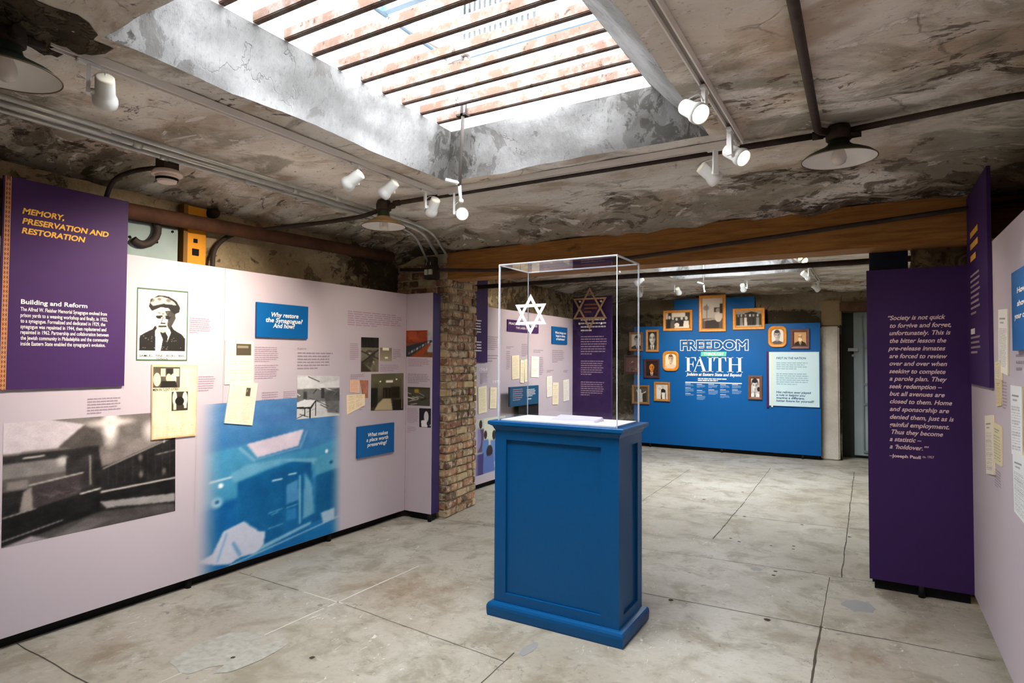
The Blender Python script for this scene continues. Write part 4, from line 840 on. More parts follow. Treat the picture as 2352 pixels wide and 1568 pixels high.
# blue mural of the ark fading into the lilac
c = Cv(170, 210, (24, 122, 178)); c.vgrad((86, 134, 186), (0, 104, 164)); c.rough(7, 5)
c.poly([(.18, .02), (.5, .1), (.9, .05), (.9, .12), (.4, .17)], (70, 116, 176), .6, 6); c.poly([(0, .3), (.3, .27), (.36, .36), (.5, .37), (.76, .36), (1, .3), (1, .56), (0, .6)], (70, 152, 190), .8, 6)
c.poly([(.29, .27), (.68, .22), (.64, .33), (.36, .365)], (226, 212, 226), 1, 1); c.line(.25, .29, .34, .38, .012, (130, 178, 208), .9); c.line(.7, .24, .655, .345, .012, (110, 166, 200), .8); c.line(.36, .375, .64, .345, .006, (110, 168, 204))
c.poly([(.22, .5), (.4, .45), (.52, .43), (.52, .4), (.3, .4), (.2, .44)], (112, 176, 206), .85, 4); c.poly([(.5, .4), (.8, .44), (.78, .48), (.66, .46)], (128, 182, 212), .9, 4)
c.poly([(.0, .64), (.24, .6), (.24, 1), (0, 1)], (0, 92, 156), 1, 3); c.poly([(.24, .5), (.42, .46), (.6, .43), (.74, .46), (.78, .88), (.24, .95)], (0, 94, 150), 1, 3); c.poly([(.78, .56), (1, .53), (1, .88), (.78, .88)], (0, 88, 140), .9, 3)
c.poly([(.76, .46), (.82, .42), (.96, .42), (1, .52), (.78, .55)], (78, 156, 188), .9, 3); c.ell(.86, .40, .012, .014, (244, 248, 250)); c.ell(.9, .485, .014, .012, (10, 70, 120)); c.ell(.14, .5, .015, .015, (246, 250, 250)); c.line(.08, .47, .2, .46, .008, (190, 214, 226)); c.ell(.12, .6, .03, .03, (150, 198, 220), 1, .8); c.ell(.12, .595, .013, .012, (10, 80, 130))
c.rect(.46, .53, .53, .54, (214, 230, 238)); c.rect(.57, .51, .63, .52, (200, 222, 232)); c.poly([(.56, .58), (.64, .56), (.65, .7), (.56, .71)], (84, 152, 204), .9, 2); c.poly([(.69, .52), (.75, .62), (.77, .82), (.68, .84)], (120, 178, 206), .8, 4); c.line(.655, .54, .66, .86, .01, (150, 196, 220), .8); c.rect(.56, .75, .63, .82, (40, 124, 180), .9, 2)
for y, a, b in ((.74, .44, .53), (.735, .56, .64), (.755, .46, .5), (.84, .44, .54)): c.line(a, y, b, y-.008, .004, (140, 190, 214), .8)
c.poly([(.32, .95), (.74, .87), (.74, .89), (.33, .975)], (136, 182, 208), 1, 2); c.line(.2, 1.0, .98, .89, .007, (140, 176, 206)); c.poly([(.82, .83), (.93, .82), (.93, .9), (.84, .91)], (170, 200, 222), 1, 2)
c.poly([(.02, .925), (.1, .9), (.16, .78), (.28, .75), (.38, .84), (.42, .85), (.41, .93), (.36, .97), (.26, .97), (.2, .99), (.12, .97)], (204, 208, 226), 1, 1); c.line(.22, .87, .26, .95, .014, (110, 160, 204), .9); c.line(.18, .8, .13, .95, .01, (130, 172, 210), .8); c.soften(1); c.rough(7, 12); c.soften(1, 8)
e = np.clip(c.U/.16, 0, 1)*np.clip((1-c.U)/.12, 0, 1)*np.clip((c.V+.25)/.28, 0, 1); e = (e*e*(3-2*e))[..., None]; c.a = c.a*e + np.array(LILAC)*(1-e)
pr = picture('printed_mural', c, [LP.at(452, 930, F), LP.at(790, 905, F), V((LP.val+F, LP.at(790, 905).y, ZB+.002)), V((LP.val+F, LP.at(452, 930).y, ZB+.002))], left); pr['label'] = 'blue tinted mural of an ark under a roof light'

# photographs printed on the lilac panel
def bw(c): g = c.a.mean(2, keepdims=True); c.a = np.repeat(g, 3, 2); return c
c = Cv(90, 90, (206, 204, 202)); c.rect(0, .3, 1, .62, (120, 116, 112), 1, 3)
for k in range(16): x = random.random(); y = random.uniform(.25, .95); c.line(x, y, x+random.uniform(-.3, .3), y+random.uniform(-.15, .15), .014, random.choice((40, 70, 230, 240, 150)), .8)
c.poly([(0, .05), (.3, .02), (.5, .2), (1, .1), (1, .28), (0, .32)], (228, 226, 224), .8, 2); c.line(.25, .03, .5, .14, .015, 60, .9); c.poly([(.6, .4), (1, .3), (1, .95), (.7, .9)], (70, 70, 68), .7, 4); c.rect(.55, .3, .62, .55, (40, 40, 40), .8, 1); c.rect(.14, .38, .22, .56, (60, 60, 60), .9, 2)
c.poly([(0, .62), (.16, .56), (.42, .58), (.32, .74), (0, .73)], (226, 224, 220)); c.poly([(0, .72), (.3, .74), (.42, .58), (.42, .62), (.32, .78), (0, .76)], (26, 26, 26)); c.rect(.28, .76, .31, 1, (24, 24, 24)); c.rect(.16, .76, .18, .95, (30, 30, 30)); c.line(.42, .6, .42, .95, .012, 30); c.line(0, .98, .18, .9, .01, 40)
pr = picture('printed_photograph', bw(c.rough(8, 12)), quad(LP, [(683, 861.5), (780, 863.5), (780, 953.5), (681.5, 963)], 2*F), left); pr['label'] = 'black and white photograph of a wrecked room with a table'
c = Cv(40, 60, (120, 112, 96)); c.rect(0, 0, 1, .3, (34, 34, 30)); c.rough(12, 5)
for k in range(9): c.poly([(random.random(), random.uniform(.3, .9)) for _ in range(3)], random.choice(((206, 198, 176), (226, 218, 196), (70, 62, 50))), .8, 1)
c.line(0, .75, 1, .35, .03, (46, 42, 36)); c.line(.0, .4, 1, .62, .025, (60, 54, 46)); c.poly([(0, .68), (.6, 1), (0, 1)], (62, 52, 42)); pr = picture('printed_photograph', c, quad(LP, [(829.5, 774), (870, 775.5), (869.5, 853.5), (829, 854)], F), left); pr['label'] = 'tall photograph of peeling rubble'
c = Cv(32, 34, (150, 140, 118)); c.vgrad((128, 118, 96), (170, 158, 134)); c.rect(.2, 0, .75, .2, (250, 246, 224), 1, 1); c.rect(.4, .68, .65, .8, (252, 248, 226), 1, 1); pr = picture('printed_photograph', c, quad(LP, [(873, 798), (900, 799), (900, 829.5), (873, 829)], F), left); pr['label'] = 'small dim photograph of a room with a bright opening'
c = Cv(70, 80, (76, 74, 58)); c.vgrad((110, 106, 80), (58, 52, 40)); c.rough(8, 6); c.ell(.4, .06, .35, .1, (96, 92, 70), .8); c.rect(.44, .18, .66, .25, (250, 246, 230), 1, 1); c.ell(.27, .21, .025, .02, (255, 240, 200)); c.ell(.77, .16, .03, .02, (255, 244, 206)); c.rect(.35, .38, .6, .68, (30, 24, 20), 1, 2); c.rect(.6, .36, .88, .66, (36, 30, 22), 1, 2); c.rect(0, .38, .2, .9, (30, 30, 24), 1, 2); c.poly([(.36, .68), (.6, .68), (.66, 1), (.1, 1), (.2, .82)], (206, 190, 150), .9, 2); c.rect(.66, .72, 1, 1, (34, 30, 20), 1, 2); c.line(.96, .2, .95, .95, .02, (130, 110, 84)); c.rect(.4, .42, .42, .66, (90, 70, 46)); c.rect(.5, .42, .52, .66, (80, 62, 42))
pr = picture('printed_photograph', c, quad(LP, [(852.5, 858.5), (927, 856.5), (926.5, 941.5), (851.5, 943)], F), left); pr['label'] = 'colour photograph of the restored room interior'
def clutter(cols, bgc, n=14):
    c = Cv(48, 48, bgc)
    for k in range(n): x, y = random.random(), random.uniform(.2, 1); c.line(x, y, x+random.uniform(-.4, .4), y-random.uniform(0, .2), random.uniform(.015, .04), random.choice(cols), .9)
    return c
c = Cv(56, 56, (120, 70, 46)); c.rect(0, 0, 1, .45, (150, 66, 40)); c.rect(.8, 0, 1, .8, (170, 178, 184), 1, 3); c.rough(14, 7); c.rect(.1, .05, .4, .35, (180, 84, 48), .7, 2); c.poly([(0, .6), (.95, .36), (1, .42), (.1, 1), (0, 1)], (52, 54, 60)); c.poly([(.2, 1), (.85, .48), (.95, .5), (.6, 1)], (150, 70, 34))
for k in range(8): x = .08+.105*k; c.poly([(x, .84-.06*k), (x+.07, .8-.06*k), (x+.07, .88-.06*k), (x, .93-.06*k)], (196, 202, 214) if k % 2 else (120, 124, 132), .9)
pr = picture('printed_photograph', c, quad(RP, [(933, 759), (993.8, 758), (993.4, 820.5), (932.8, 819)], F), ret); pr['label'] = 'photograph of trays of documents beside red shelves'
c = clutter(((196, 196, 190), (40, 40, 38), (150, 148, 140), (226, 224, 214)), (76, 72, 60)); c.rect(.3, .05, .5, .3, (190, 160, 50), .8, 2); c.rect(0, 0, 1, .12, (66, 58, 44), .8, 2); pr = picture('printed_photograph', c, quad(RP, [(936.5, 888), (988, 890), (987.5, 932.5), (936.5, 930)], F), ret); pr['label'] = 'photograph of rolled papers'
c = clutter(((226, 222, 224), (18, 16, 18), (70, 64, 70)), (34, 30, 36), 8); c.ell(.6, .45, .2, .3, (226, 222, 220), .9); c.poly([(.15, .65), (.6, .6), (.7, 1), (.2, 1)], (230, 226, 226)); pr = picture('printed_photograph', c, quad(RP, [(963, 937), (990, 938), (989.5, 982), (963, 980.5)], F), ret); pr['label'] = 'dark photograph of hands and papers'
for x0_, y0_, x1_, y1_, n_, P_, par_ in ((436, 729, 485, 768, 8, LP, left), (456, 864, 495, 899, 7, LP, left), (201, 915, 278, 949, 6, LP, left), (586, 796, 641, 833, 8, LP, left), (586, 838, 639, 871, 7, LP, left), (683.5, 809, 765, 850, 6, LP, left), (602, 901, 642, 919, 4, LP, left), (651, 899, 681, 915, 4, LP, left), (799, 713, 923, 757, 7, LP, left), (804, 788, 824, 828, 9, LP, left), (903, 802, 921, 826, 6, LP, left), (873, 838, 916, 854, 4, LP, left), (805, 860, 838, 871, 3, LP, left), (825, 934, 837, 944, 2, LP, left), (938, 824, 988, 843, 5, RP, ret), (936.5, 858, 988, 883, 6, RP, ret), (935.5, 937, 960, 973, 10, RP, ret), (935.5, 979, 956, 996, 4, RP, ret)):
    caption(P_, x0_, y0_, x1_, y1_, n_, M_plink if n_ != 6 else M_gink, par_)
lettering(LP, [('Rebirth', 683.7, 704, 803, 5.4, .004, 0)], M_gink, left)

# --- purple title board
MT = LP.shifted(.02)
pts = [(8, 399), (295.5, 463), (286.5, 886.5), (8, 896)]
title = thing('title_board', 'tall purple title board with gold heading and patterned border', 'sign', LP.at(200, 890)); a = LP.at(5, 400, .02); b = LP.at(295.2, 463, .02); zb_ = LP.at(286, 886, .02).z
ya = MT.at(0, 600).y + .006; q = [V((MT.val, ya, b.z)), V((MT.val, b.y, b.z)), V((MT.val, b.y, zb_)), V((MT.val, ya, zb_))]
mb = MB(); slab(mb, q, MT.n, .018); mb.build('board', M_purple, title)
xs0, xs1 = MT.at(6, 650).y, MT.at(18.5, 650).y; wd = xs1-xs0; mb = MB(); mb.face([V((MT.val+F, xs0, zb_)), V((MT.val+F, xs1, zb_)), V((MT.val+F, xs1, b.z)), V((MT.val+F, xs0, b.z))]); orn = mb.build('ornament_strip', mat('ornament_rust', (134, 74, 62), .6), title, fix=False)
mb = MB(); z = zb_ + wd*.5; ym = (xs0+xs1)/2
while z < b.z - wd*.4:
    for r, k in ((.42, 0), (.26, 1)):
        if k == 0: mb.ring([V((MT.val+2*F, ym+dy*wd*r, z+dz*wd*.55)) for dy, dz in ((1, 0), (0, 1), (-1, 0), (0, -1))], [V((MT.val+2*F, ym+dy*wd*.3, z+dz*wd*.4)) for dy, dz in ((1, 0), (0, 1), (-1, 0), (0, -1))])
        else: mb.face([V((MT.val+2*F, ym+dy*wd*.2, z+dz*wd*.26)) for dy, dz in ((1, 0), (0, 1), (-1, 0), (0, -1))])
    z += wd*1.06
for yy in (xs0, xs1): mb.face([V((MT.val+2*F, yy-.0015, zb_)), V((MT.val+2*F, yy+.0015, zb_)), V((MT.val+2*F, yy+.0015, b.z)), V((MT.val+2*F, yy-.0015, b.z))])
mb.build('diamond_pattern', mat('ornament_gold', (226, 164, 108), .6), orn)
lettering(MT, [('MEMORY,', 51.5, 148, 489.5, 12.5, .034, .2), ('PRESERVATION AND', 51, 250.5, 512.5, 12.5, .034, .2), ('RESTORATION', 49.7, 197, 534.6, 12.5, .034, .2)], M_gold, title)
lettering(MT, [('Building and Reform', 48, 201, 697, 10, .024, 0)], M_wink, title)
lettering(MT, [(s, 47, x, y, 8.6, .012, 0) for s, x, y in (('The Alfred W. Fleisher Memorial Synagogue evolved from', 246, 713.3), ('prison yards to a weaving workshop and finally, in 1922,', 247, 727.2), ('to a synagogue. Formalized and dedicated in 1929, the', 242, 740.2), ('synagogue was repainted in 1944, then replastered and', 244, 753.4), ('repainted in 1962. Partnership and collaboration between', 249.5, 766.3), ('the Jewish community in Philadelphia and the community', 249, 779.6), ("inside Eastern State enabled the synagogue's evolution.", 242, 792.9))], M_wink, title)

# --- loose things fixed to the lilac panel
def blueboard(label, P, pts, lines, t=.022, m=None):
    r = thing('question_board', label, 'sign', P.at(*pts[3])); mb = MB(); q = qrect(P, *pts[0], *pts[2], t); slab(mb, q, P.n, t-.003); mb.build('board', m or M_blue, r); lettering(P.shifted(t), lines, M_wink, r, .0015); return r
blueboard('blue question board asking why and how to restore the synagogue', LP, [(591, 693), (708, 704), (707, 778), (590, 774)], [('Why restore', 621.5, 684, 726.5, 10, .026, .2), ('the Synagogue?', 609.5, 694.5, 738.5, 10, .026, .2), ('And how?', 627, 677.5, 752, 10, .026, .2)])
blueboard('blue question board low on the lilac panel asking what makes a place worth preserving', LP, [(822, 980.5), (906, 970), (905, 1037), (822, 1048)], [('What makes', 844, 889.7, 1003, 8.2, .026, .2), ('a place worth', 841.4, 891.5, 1014.8, 8.2, .026, .2), ('preserving?', 844, 889, 1026, 8.2, .026, .2)])
def paper(name, label, cat, P, pts, cv, t=.006, group=None, m=None):
    r = thing(name, label, cat, P.at(*pts[3]), group); q = quad(P, pts, t); mb = MB(); slab(mb, q, P.n, t-.0012); mb.build('sheet', m or M_paper, r); picture('printed_page', cv, [p + P.n*.0008 for p in q], r); return r
def page(w=44, h=60, bgc=(254, 240, 210), n=18, head=True, photo=None, ink=(176, 150, 116), cols=1):
    c = Cv(w, h, bgc)
    for k in range(cols):
        a = .08 + .84*k/cols; b = a + .84/cols - .04; c.rows(a, .3 if head else .08, b, .95, n, ink, .45, .45)
    if head: c.rect(.15, .13, .75, .16, ink, .7); c.rect(.2, .2, .6, .22, ink, .5)
    if photo: c.rect(*photo, (84, 76, 60)); c.rect(photo[0]+.03, photo[1]+.05, photo[2]-.1, photo[1]+.1, (190, 178, 150), .6)
    return c
c = Cv(150, 225, (240, 224, 188)); c.rough(4, 6); e = np.minimum(np.minimum(c.U, 1-c.U)/.05, np.minimum(c.V, 1-c.V)/.04).clip(0, 1)[..., None]; c.a = c.a*e + np.array((232, 176, 124))*(1-e)
for k in range(5): a = .02 + .195*k; c.rows(a+.01, .05 if k > 2 else .42, a+.175, .97, 60 if k > 2 else 36, (176, 156, 122), .32, .5); c.rect(a-.006, .04, a+.002, .98, (246, 230, 190), .9)
c.rect(.02, .03, .6, .31, (86, 78, 66)); c.rough(10, 9); c.rect(.18, .05, .28, .16, (220, 208, 176)); c.rect(.45, .05, .58, .16, (226, 212, 180)); c.rect(.3, .05, .44, .15, (48, 44, 38)); c.ell(.1, .2, .08, .09, (226, 212, 184)); c.ell(.35, .18, .06, .06, (214, 200, 170)); c.ell(.45, .2, .07, .08, (230, 216, 190)); c.poly([(.2, .22), (.5, .22), (.55, .31), (.17, .31)], (40, 36, 32))
c.rect(.0, .315, .6, .365, (240, 222, 180)); c.rect(.42, .37, .79, .63, (60, 54, 46)); c.ell(.49, .46, .05, .1, (236, 226, 200)); c.ell(.72, .47, .06, .1, (236, 228, 204)); c.rect(.46, .5, .53, .62, (232, 222, 196), .9, 1); c.rect(.7, .5, .76, .6, (238, 230, 206), .9, 1); c.ell(.6, .5, .1, .06, (30, 26, 24))
nw = paper('newspaper_clipping', 'yellowed newspaper page with brown edges and two photographs', 'newspaper', LP, [(350, 837), (453.5, 838.5), (450.5, 1000), (348.5, 1010)], c, .012)
lettering(LP.shifted(.012), [('MEN IN "LOST CITIES"', 351, 411, 898, 5.6, .012, 0)], M_bink, nw, .002)
paper('document_page', 'cream page with a small dark photograph, pinned above a tilted page', 'document', LP, [(517, 781.5), (583, 784), (582, 878.5), (516, 883)], page(50, 70, n=16, photo=(.38, .06, .9, .34), head=False, cols=2), .006)
paper('document_page', 'tilted cream page overlapping the blue mural top edge', 'document', LP, [(530, 875.5), (592, 880), (579.5, 976.5), (515.5, 971.5)], page(50, 70, n=26, photo=(.6, .12, .76, .32), head=False, cols=2), .01)
paper('document_page', 'pinkish card above the torn cream note', 'document', LP, [(804, 873), (826, 872.5), (825.5, 902), (803.5, 901)], page(20, 26, (242, 198, 168), 10, False, None, (200, 130, 110)), .004)
c = Cv(20, 30, (176, 116, 92)); c.rough(16, 6); paper('document_page', 'torn red-brown card between the note and the interior photograph', 'document', LP, [(826, 872.5), (846, 873.5), (845, 914), (833, 913)], c, .003)
paper('document_page', 'torn cream note with two pages below the pinkish card', 'document', LP, [(796, 907), (838, 904.5), (838, 930), (796.5, 952.5)], page(30, 26, (252, 232, 196), 9, False, None, (200, 164, 120), 2), .005)
# ------------------------------------------------------------------ quotation panel and the wall beyond it
quote = panel('quotation_panel', 'tall deep purple panel with a long white quotation', 'panel', QP, (-.022, 4.917, 0), (.575, 4.917, 0), ZB, 2.205, .03, M_pdeep, True, (), None, .05)
QL = [('\u201cSociety is not quick', 2037, 2169, 735), ('to forgive and forget,', 2042, 2183, 752.5), ('unfortunately. This is', 2042, 2183, 769.5), ('the bitter lesson the', 2042, 2172, 787), ('pre-release inmates', 2041, 2173, 804.5), ('are forced to review', 2042, 2175.5, 822), ('over and over when', 2042, 2174.5, 839), ('seeking to complete', 2042, 2172, 856.5), ('a parole plan. They', 2042.5, 2175, 873.5), ('seek redemption \u2013', 2042, 2163.5, 891), ('but all avenues are', 2043, 2170, 908), ('closed to them. Home', 2043, 2186, 925.5), ('and sponsorship are', 2043, 2179.5, 943), ('denied them, just as is', 2043, 2190, 961), ('gainful employment.', 2042, 2181, 978.5), ('Thus they become', 2045, 2163, 995.5), ('a statistic \u2013', 2043, 2116, 1012), ('a \u2018holdover.\u2019\u201d', 2043, 2133, 1029)]
lettering(QP, [(s, a, b, y, 9.6, .02, .3) for s, a, b, y in QL], mat('pale_quote_ink', (240, 214, 214), .6), quote)
lettering(QP, [('\u2013Joseph Paull', 2043, 2115, 1048.5, 6.5, .03, 0), ('ca. 1957', 2119, 2145.5, 1051, 5.5, .005, 0)], mat('pale_quote_ink', (240, 214, 214), .6), quote)
mb = MB(); a = QP.at(1997, 570); mb.box((-.005, 5.1, 0), (.232, 5.14, 2.385)); tag(mb.build('side_panel', mat('navy_panel', (10, 26, 52), .6)), 'dark navy upright panel edge rising behind the purple quotation panel', 'panel')

# ------------------------------------------------------------------ side wall panel with documents
right = panel('exhibition_panel', 'lilac side wall panel with pinned documents beyond the quotation panel', 'panel', RW, (.56, 4.915, 0), (.56, .3, 0), ZB, ZP, .04, M_lilac, True)
RB = RW.shifted(.02); q0 = V((.54, 4.86, 0)); yb = RB.at(2270, 700).y; zl = RB.at(2270, 890).z
ban = thing('title_board', 'tall dark purple banner board at the corner of the side wall', 'sign', (.55, 4.5, zl)); mb = MB(); slab(mb, [V((.54, 4.86, 2.62)), V((.54, yb, 2.62)), V((.54, yb, zl)), V((.54, 4.86, zl))], RB.n, .018); mb.build('board', M_pdeep, ban)
caption(RB, 2228, 536, 2247, 600, 3, M_gold, ban, .002, .5, name='gold_heading'); caption(RB, 2229, 634, 2252, 722, 8, mat('dim_white_ink', (170, 150, 160), .6), ban); caption(RB, 2230, 756, 2245, 768, 1, M_wink, ban, .002, .8); caption(RB, 2230, 774, 2252, 817, 4, mat('dim_white_ink', (170, 150, 160), .6), ban)
blueboard('blue question board on the side wall cut off by the picture edge', RW, [(2322.5, 628), (2400, 560), (2400, 800), (2322.5, 766.5)], [('How do you', 2336, 2392, 673, 12, .026, .2), ('show up for', 2336, 2392, 703, 12, .026, .2), ('your community?', 2330, 2397, 733, 12, .026, .2)])
def rp(label, pts, n=26, bgc=(244, 240, 232), t=.006, **kw): paper('document_page', label, 'document', RW, pts, page(34, 80, bgc, n, ink=(110, 106, 110), **kw), t)
rp('long white page hanging beside the blue question board on the side wall', [(2293, 711), (2315, 709), (2315, 862), (2294, 853)])
rp('small cream ticket overlapping the long white page', [(2286, 832), (2297, 827), (2299, 873), (2286.5, 868)], 8, (232, 222, 190), .009)
rp('narrow tan slip below the small cream ticket', [(2287, 871), (2299.5, 872), (2301, 931), (2289, 932.5)], 14, (216, 198, 150), .005)
rp('white page of the overlapping pair nearest the purple panel', [(2262, 954.5), (2280, 952.5), (2283, 1090.5), (2265.5, 1087)], 20, (240, 232, 214), .008)
rp('yellowish page of the overlapping pair on the side wall', [(2280.5, 969), (2300.5, 979), (2301.5, 1072), (2283, 1060)], 9, (226, 216, 178), .005)
rp('tall white form above a longer typed page on the side wall', [(2321, 884), (2347, 888), (2349, 1048), (2324, 1042)], 16, (240, 242, 242), .005)
rp('long typed page overlapping the tall white form', [(2326, 1040), (2352, 1046), (2372, 1225), (2330, 1174)], 30, (238, 240, 240), .008)
for r in ((2278, 861, 2284, 900, 6), (2302, 876, 2314, 945, 9), (2284, 1074, 2300, 1132, 7), (2333, 798, 2370, 862, 4)): caption(RW, *r, M_gink, right)

# ------------------------------------------------------------------ timeline wall of the far room
tl_ = panel('exhibition_panel', 'long lilac timeline wall in the far room, seen through the acrylic cover', 'panel', FL, (-4.05, 5.6, 0), (-4.05, 8.75, 0), ZB, 2.21, .04, M_lilac)
FB = FL.shifted(.02); a, b = FB.at(1080, 638), FB.at(1119.5, 832); mb = MB(); ban2 = thing('title_board', 'purple banner board with white text just past the brick pier', 'sign', b); slab(mb, [V((FB.val, 5.62, 2.56)), V((FB.val, b.y, 2.56)), V((FB.val, b.y, b.z)), V((FB.val, 5.62, b.z))], FB.n, .018); mb.build('board', M_pdeep, ban2)
caption(FB, 1082, 716, 1092, 722, 1, M_wink, ban2); caption(FB, 1081, 724, 1110, 731, 1, M_wink, ban2); caption(FB, 1081, 733, 1106, 774, 6, M_wink, ban2); caption(FB, 1081, 783, 1107, 817, 5, M_wink, ban2)
blueboard('purple heading board on the timeline wall behind the white star', FL, [(1166, 733), (1237, 758), (1237, 766), (1166, 759)], [('PRACTICE WITHIN WALLS', 1169, 1234, 744.5, 5, .03, 0), ('THE LASER STORY', 1185, 1222, 754.5, 4.6, .02, 0)], .015, M_purple)
blueboard('small blue question board on the timeline wall asking what brings hope', FL, [(1268.5, 749), (1303, 791), (1303, 791), (1268.5, 790)], [('What brings you', 1275, 1300, 765.5, 5, .026, 0), ('hope in times', 1277, 1298, 773, 5, .026, 0), ('of darkness?', 1277.5, 1297, 780.5, 5, .026, 0)], .018)
FPG = 'timeline wall documents'
for n_, (x0_, y0_, x1_, y1_, lab) in enumerate(((1076, 871, 1092, 924, 'cream page partly hidden by the brick pier'), (1097, 889, 1116, 948, 'cream page below the year 1964 on the timeline wall'), (1125, 889, 1139.5, 936, 'small cream page beside the cover edge, past the 1964 page'), (1174.5, 817, 1191, 871, 'cream page under the heading board, nearest the pier'), (1194.5, 826, 1203, 878, 'narrow folded page, first half beside the heading board page'), (1203.5, 826, 1211.5, 877, 'narrow folded page, second half next to the first'), (1219.5, 817.5, 1237, 865, 'white page directly below the heading board end'), (1254.5, 865, 1266.5, 911, 'white slip below the small blue board, topmost of three'), (1268.5, 878, 1282, 927, 'tan slip below the small blue board, middle of three'), (1292.5, 873, 1305.5, 920.5, 'white slip at the far end of the timeline wall'))):
    a, b = FL.at(x0_, y0_), FL.at(x1_, y1_); sk = (.012 if n_ % 2 else -.008); c = page(20, 44, (250, 238, 206) if 'white' not in lab else (250, 246, 236), 18, n_ % 2 == 0, None, (190, 168, 130)); r = thing('document_page', lab, 'document', b, FPG)
    q = [V((FL.val+.008, a.y, a.z)), V((FL.val+.008, b.y, a.z+sk)), V((FL.val+.008, b.y+sk, b.z+sk)), V((FL.val+.008, a.y+sk, b.z))]; mb = MB(); slab(mb, q, FL.n, .006); mb.build('sheet', M_paper, r); picture('printed_page', c, [p+FL.n*.0008 for p in q], r)
for r in ((1120, 772, 1144, 806, 7), (1120, 815, 1144, 834, 3), (1102, 857, 1120, 882, 8), (1163, 806, 1172, 850, 10), (1198, 790, 1214, 820, 7), (1238, 820, 1248, 862, 10), (1268, 804, 1296, 834, 7), (1256, 850, 1272, 856, 2), (1294, 850, 1306, 856, 2), (1163, 795, 1182, 802, 2), (1225, 803, 1250, 812, 2)): caption(FL, *r, M_gink, tl_)
lettering(FL, [('1964', 1101, 1119.5, 852, 7.5, 0, 0), ('1970', 1132.5, 1149, 880, 6.5, 0, 0)], mat('pale_year_ink', (240, 236, 242), .6), tl_)
sb = thing('text_board', 'dark blue text board on a black post before the timeline wall', 'sign', FL.at(1200, 1090)); FS = FL.shifted(.12); mb = MB(); slab(mb, qrect(FS, 1172, 889, 1237, 926, .0), FL.n, .03); mb.build('board', mat('dark_teal_board', (22, 82, 118), .45), sb); caption(FS, 1178, 894, 1202, 920, 6, M_plink, sb); caption(FS, 1210, 894, 1230, 910, 5, M_wink, sb); caption(FS, 1212, 915, 1228, 918, 1, M_wink, sb)
a, b = FL.at(1178, 940), FL.at(1224, 940); mb = MB(); mb.box((FL.val+.02, a.y, .0), (FL.val+.088, b.y, a.z+.1)); mb.build('post', M_black, sb)
c = Cv(80, 90, (206, 208, 190)); c.rect(.3, .0, 1, .4, (226, 226, 206), 1, 4)
for cx, cy, s, col in ((.2, .1, .07, (96, 80, 108)), (.35, .3, .07, (100, 132, 190)), (.62, .33, .08, (110, 140, 196)), (.85, .28, .07, (90, 120, 180))):
    c.poly([(cx-s*1.3, cy+s*1.2), (cx+s*1.3, cy+s*1.2), (cx+s*1.6, cy+.5), (cx-s*1.6, cy+.5)], col, 1, 2); c.ell(cx, cy, s*.7, s*1.1, (64, 46, 42))
c.ell(.12, .35, .1, .2, (150, 146, 200), .8); c.rect(.05, .62, .3, 1, (70, 64, 120), 1, 3); c.ell(.48, .62, .1, .12, (58, 46, 52)); c.poly([(.3, .7), (.6, .68), (.66, 1), (.28, 1)], (92, 116, 176), 1, 2); e = np.clip(c.U/.15, 0, 1)[..., None]; c.a = c.a*e + np.array(LILAC)*(1-e)
a, b = FL.at(1089, 964, F), FL.at(1160, 1083, F); pr = picture('printed_photograph', c, [V((a.x, a.y, a.z)), V((a.x, b.y, a.z)), V((a.x, b.y, FL.at(1092, 1094).z)), V((a.x, a.y, FL.at(1092, 1094).z))], tl_); pr['label'] = 'colour photograph of men in blue work clothes'
end = panel('quotation_panel', 'dark purple end panel carrying a brown star in the far room', 'panel', FE, (-4.05, 8.75, 0), (-3.405, 8.75, 0), ZB, 2.55, .05, M_pdeep, True, (), None, .05)
caption(FE, 1334, 733, 1394, 764, 4, M_wink, end); caption(FE, 1334, 772, 1394, 817, 8, M_plink, end); caption(FE, 1334, 828, 1388, 864, 7, M_plink, end); caption(FE, 1334, 876, 1388, 912, 7, M_plink, end); caption(FE, 1342, 698, 1374, 722, 3, mat('rust_ink', (170, 104, 62), .6), end)
c0 = FE.at(1357, 708.5); st = thing('wooden_star', 'brown openwork six-pointed star held on four bright studs', 'emblem', c0 + V((0, -.05, -.3))); hexstar(c0 + V((0, -.05, 0)), V((1, 0, 0)), V((0, 0, 1)), V((0, -1, 0)), .325, .026, .012).build('star', mat('brown_star_wood', (196, 156, 116), .5, vary=.3, scale=30), st)
for px, py in ((1335, 693), (1383.5, 692), (1334.5, 743.5), (1383.5, 743)):
    d = FE.at(px, py); mb = MB(); mb.lathe([(.016, 0), (.018, .005), (.016, .03), (.001, .033)], d + V((0, -.04, 0)), (0, -1, 0), 14); mb.tube([d, d+V((0, -.05, 0))], .01); mb.build('stud', mat('bright_stud', (250, 248, 240), .15, .6), st)

# ------------------------------------------------------------------ royal blue introduction wall
xl, xr = -3.75, FP.at(1885, 900).x
intro = panel('introduction_panel', 'wide royal blue introduction wall with white title at the far end', 'panel', FP, (xl, 10.77, 0), (xr, 10.77, 0), .07, 2.175, .05, M_bwall, True, (), None, .06)
a, b = FP.at(1548, 686), FP.at(1733, 686); mb = MB(); mb.box((a.x, 10.772, 2.0), (b.x, 10.81, a.z-.02)); mb.build('raised_board', M_bwall, intro)
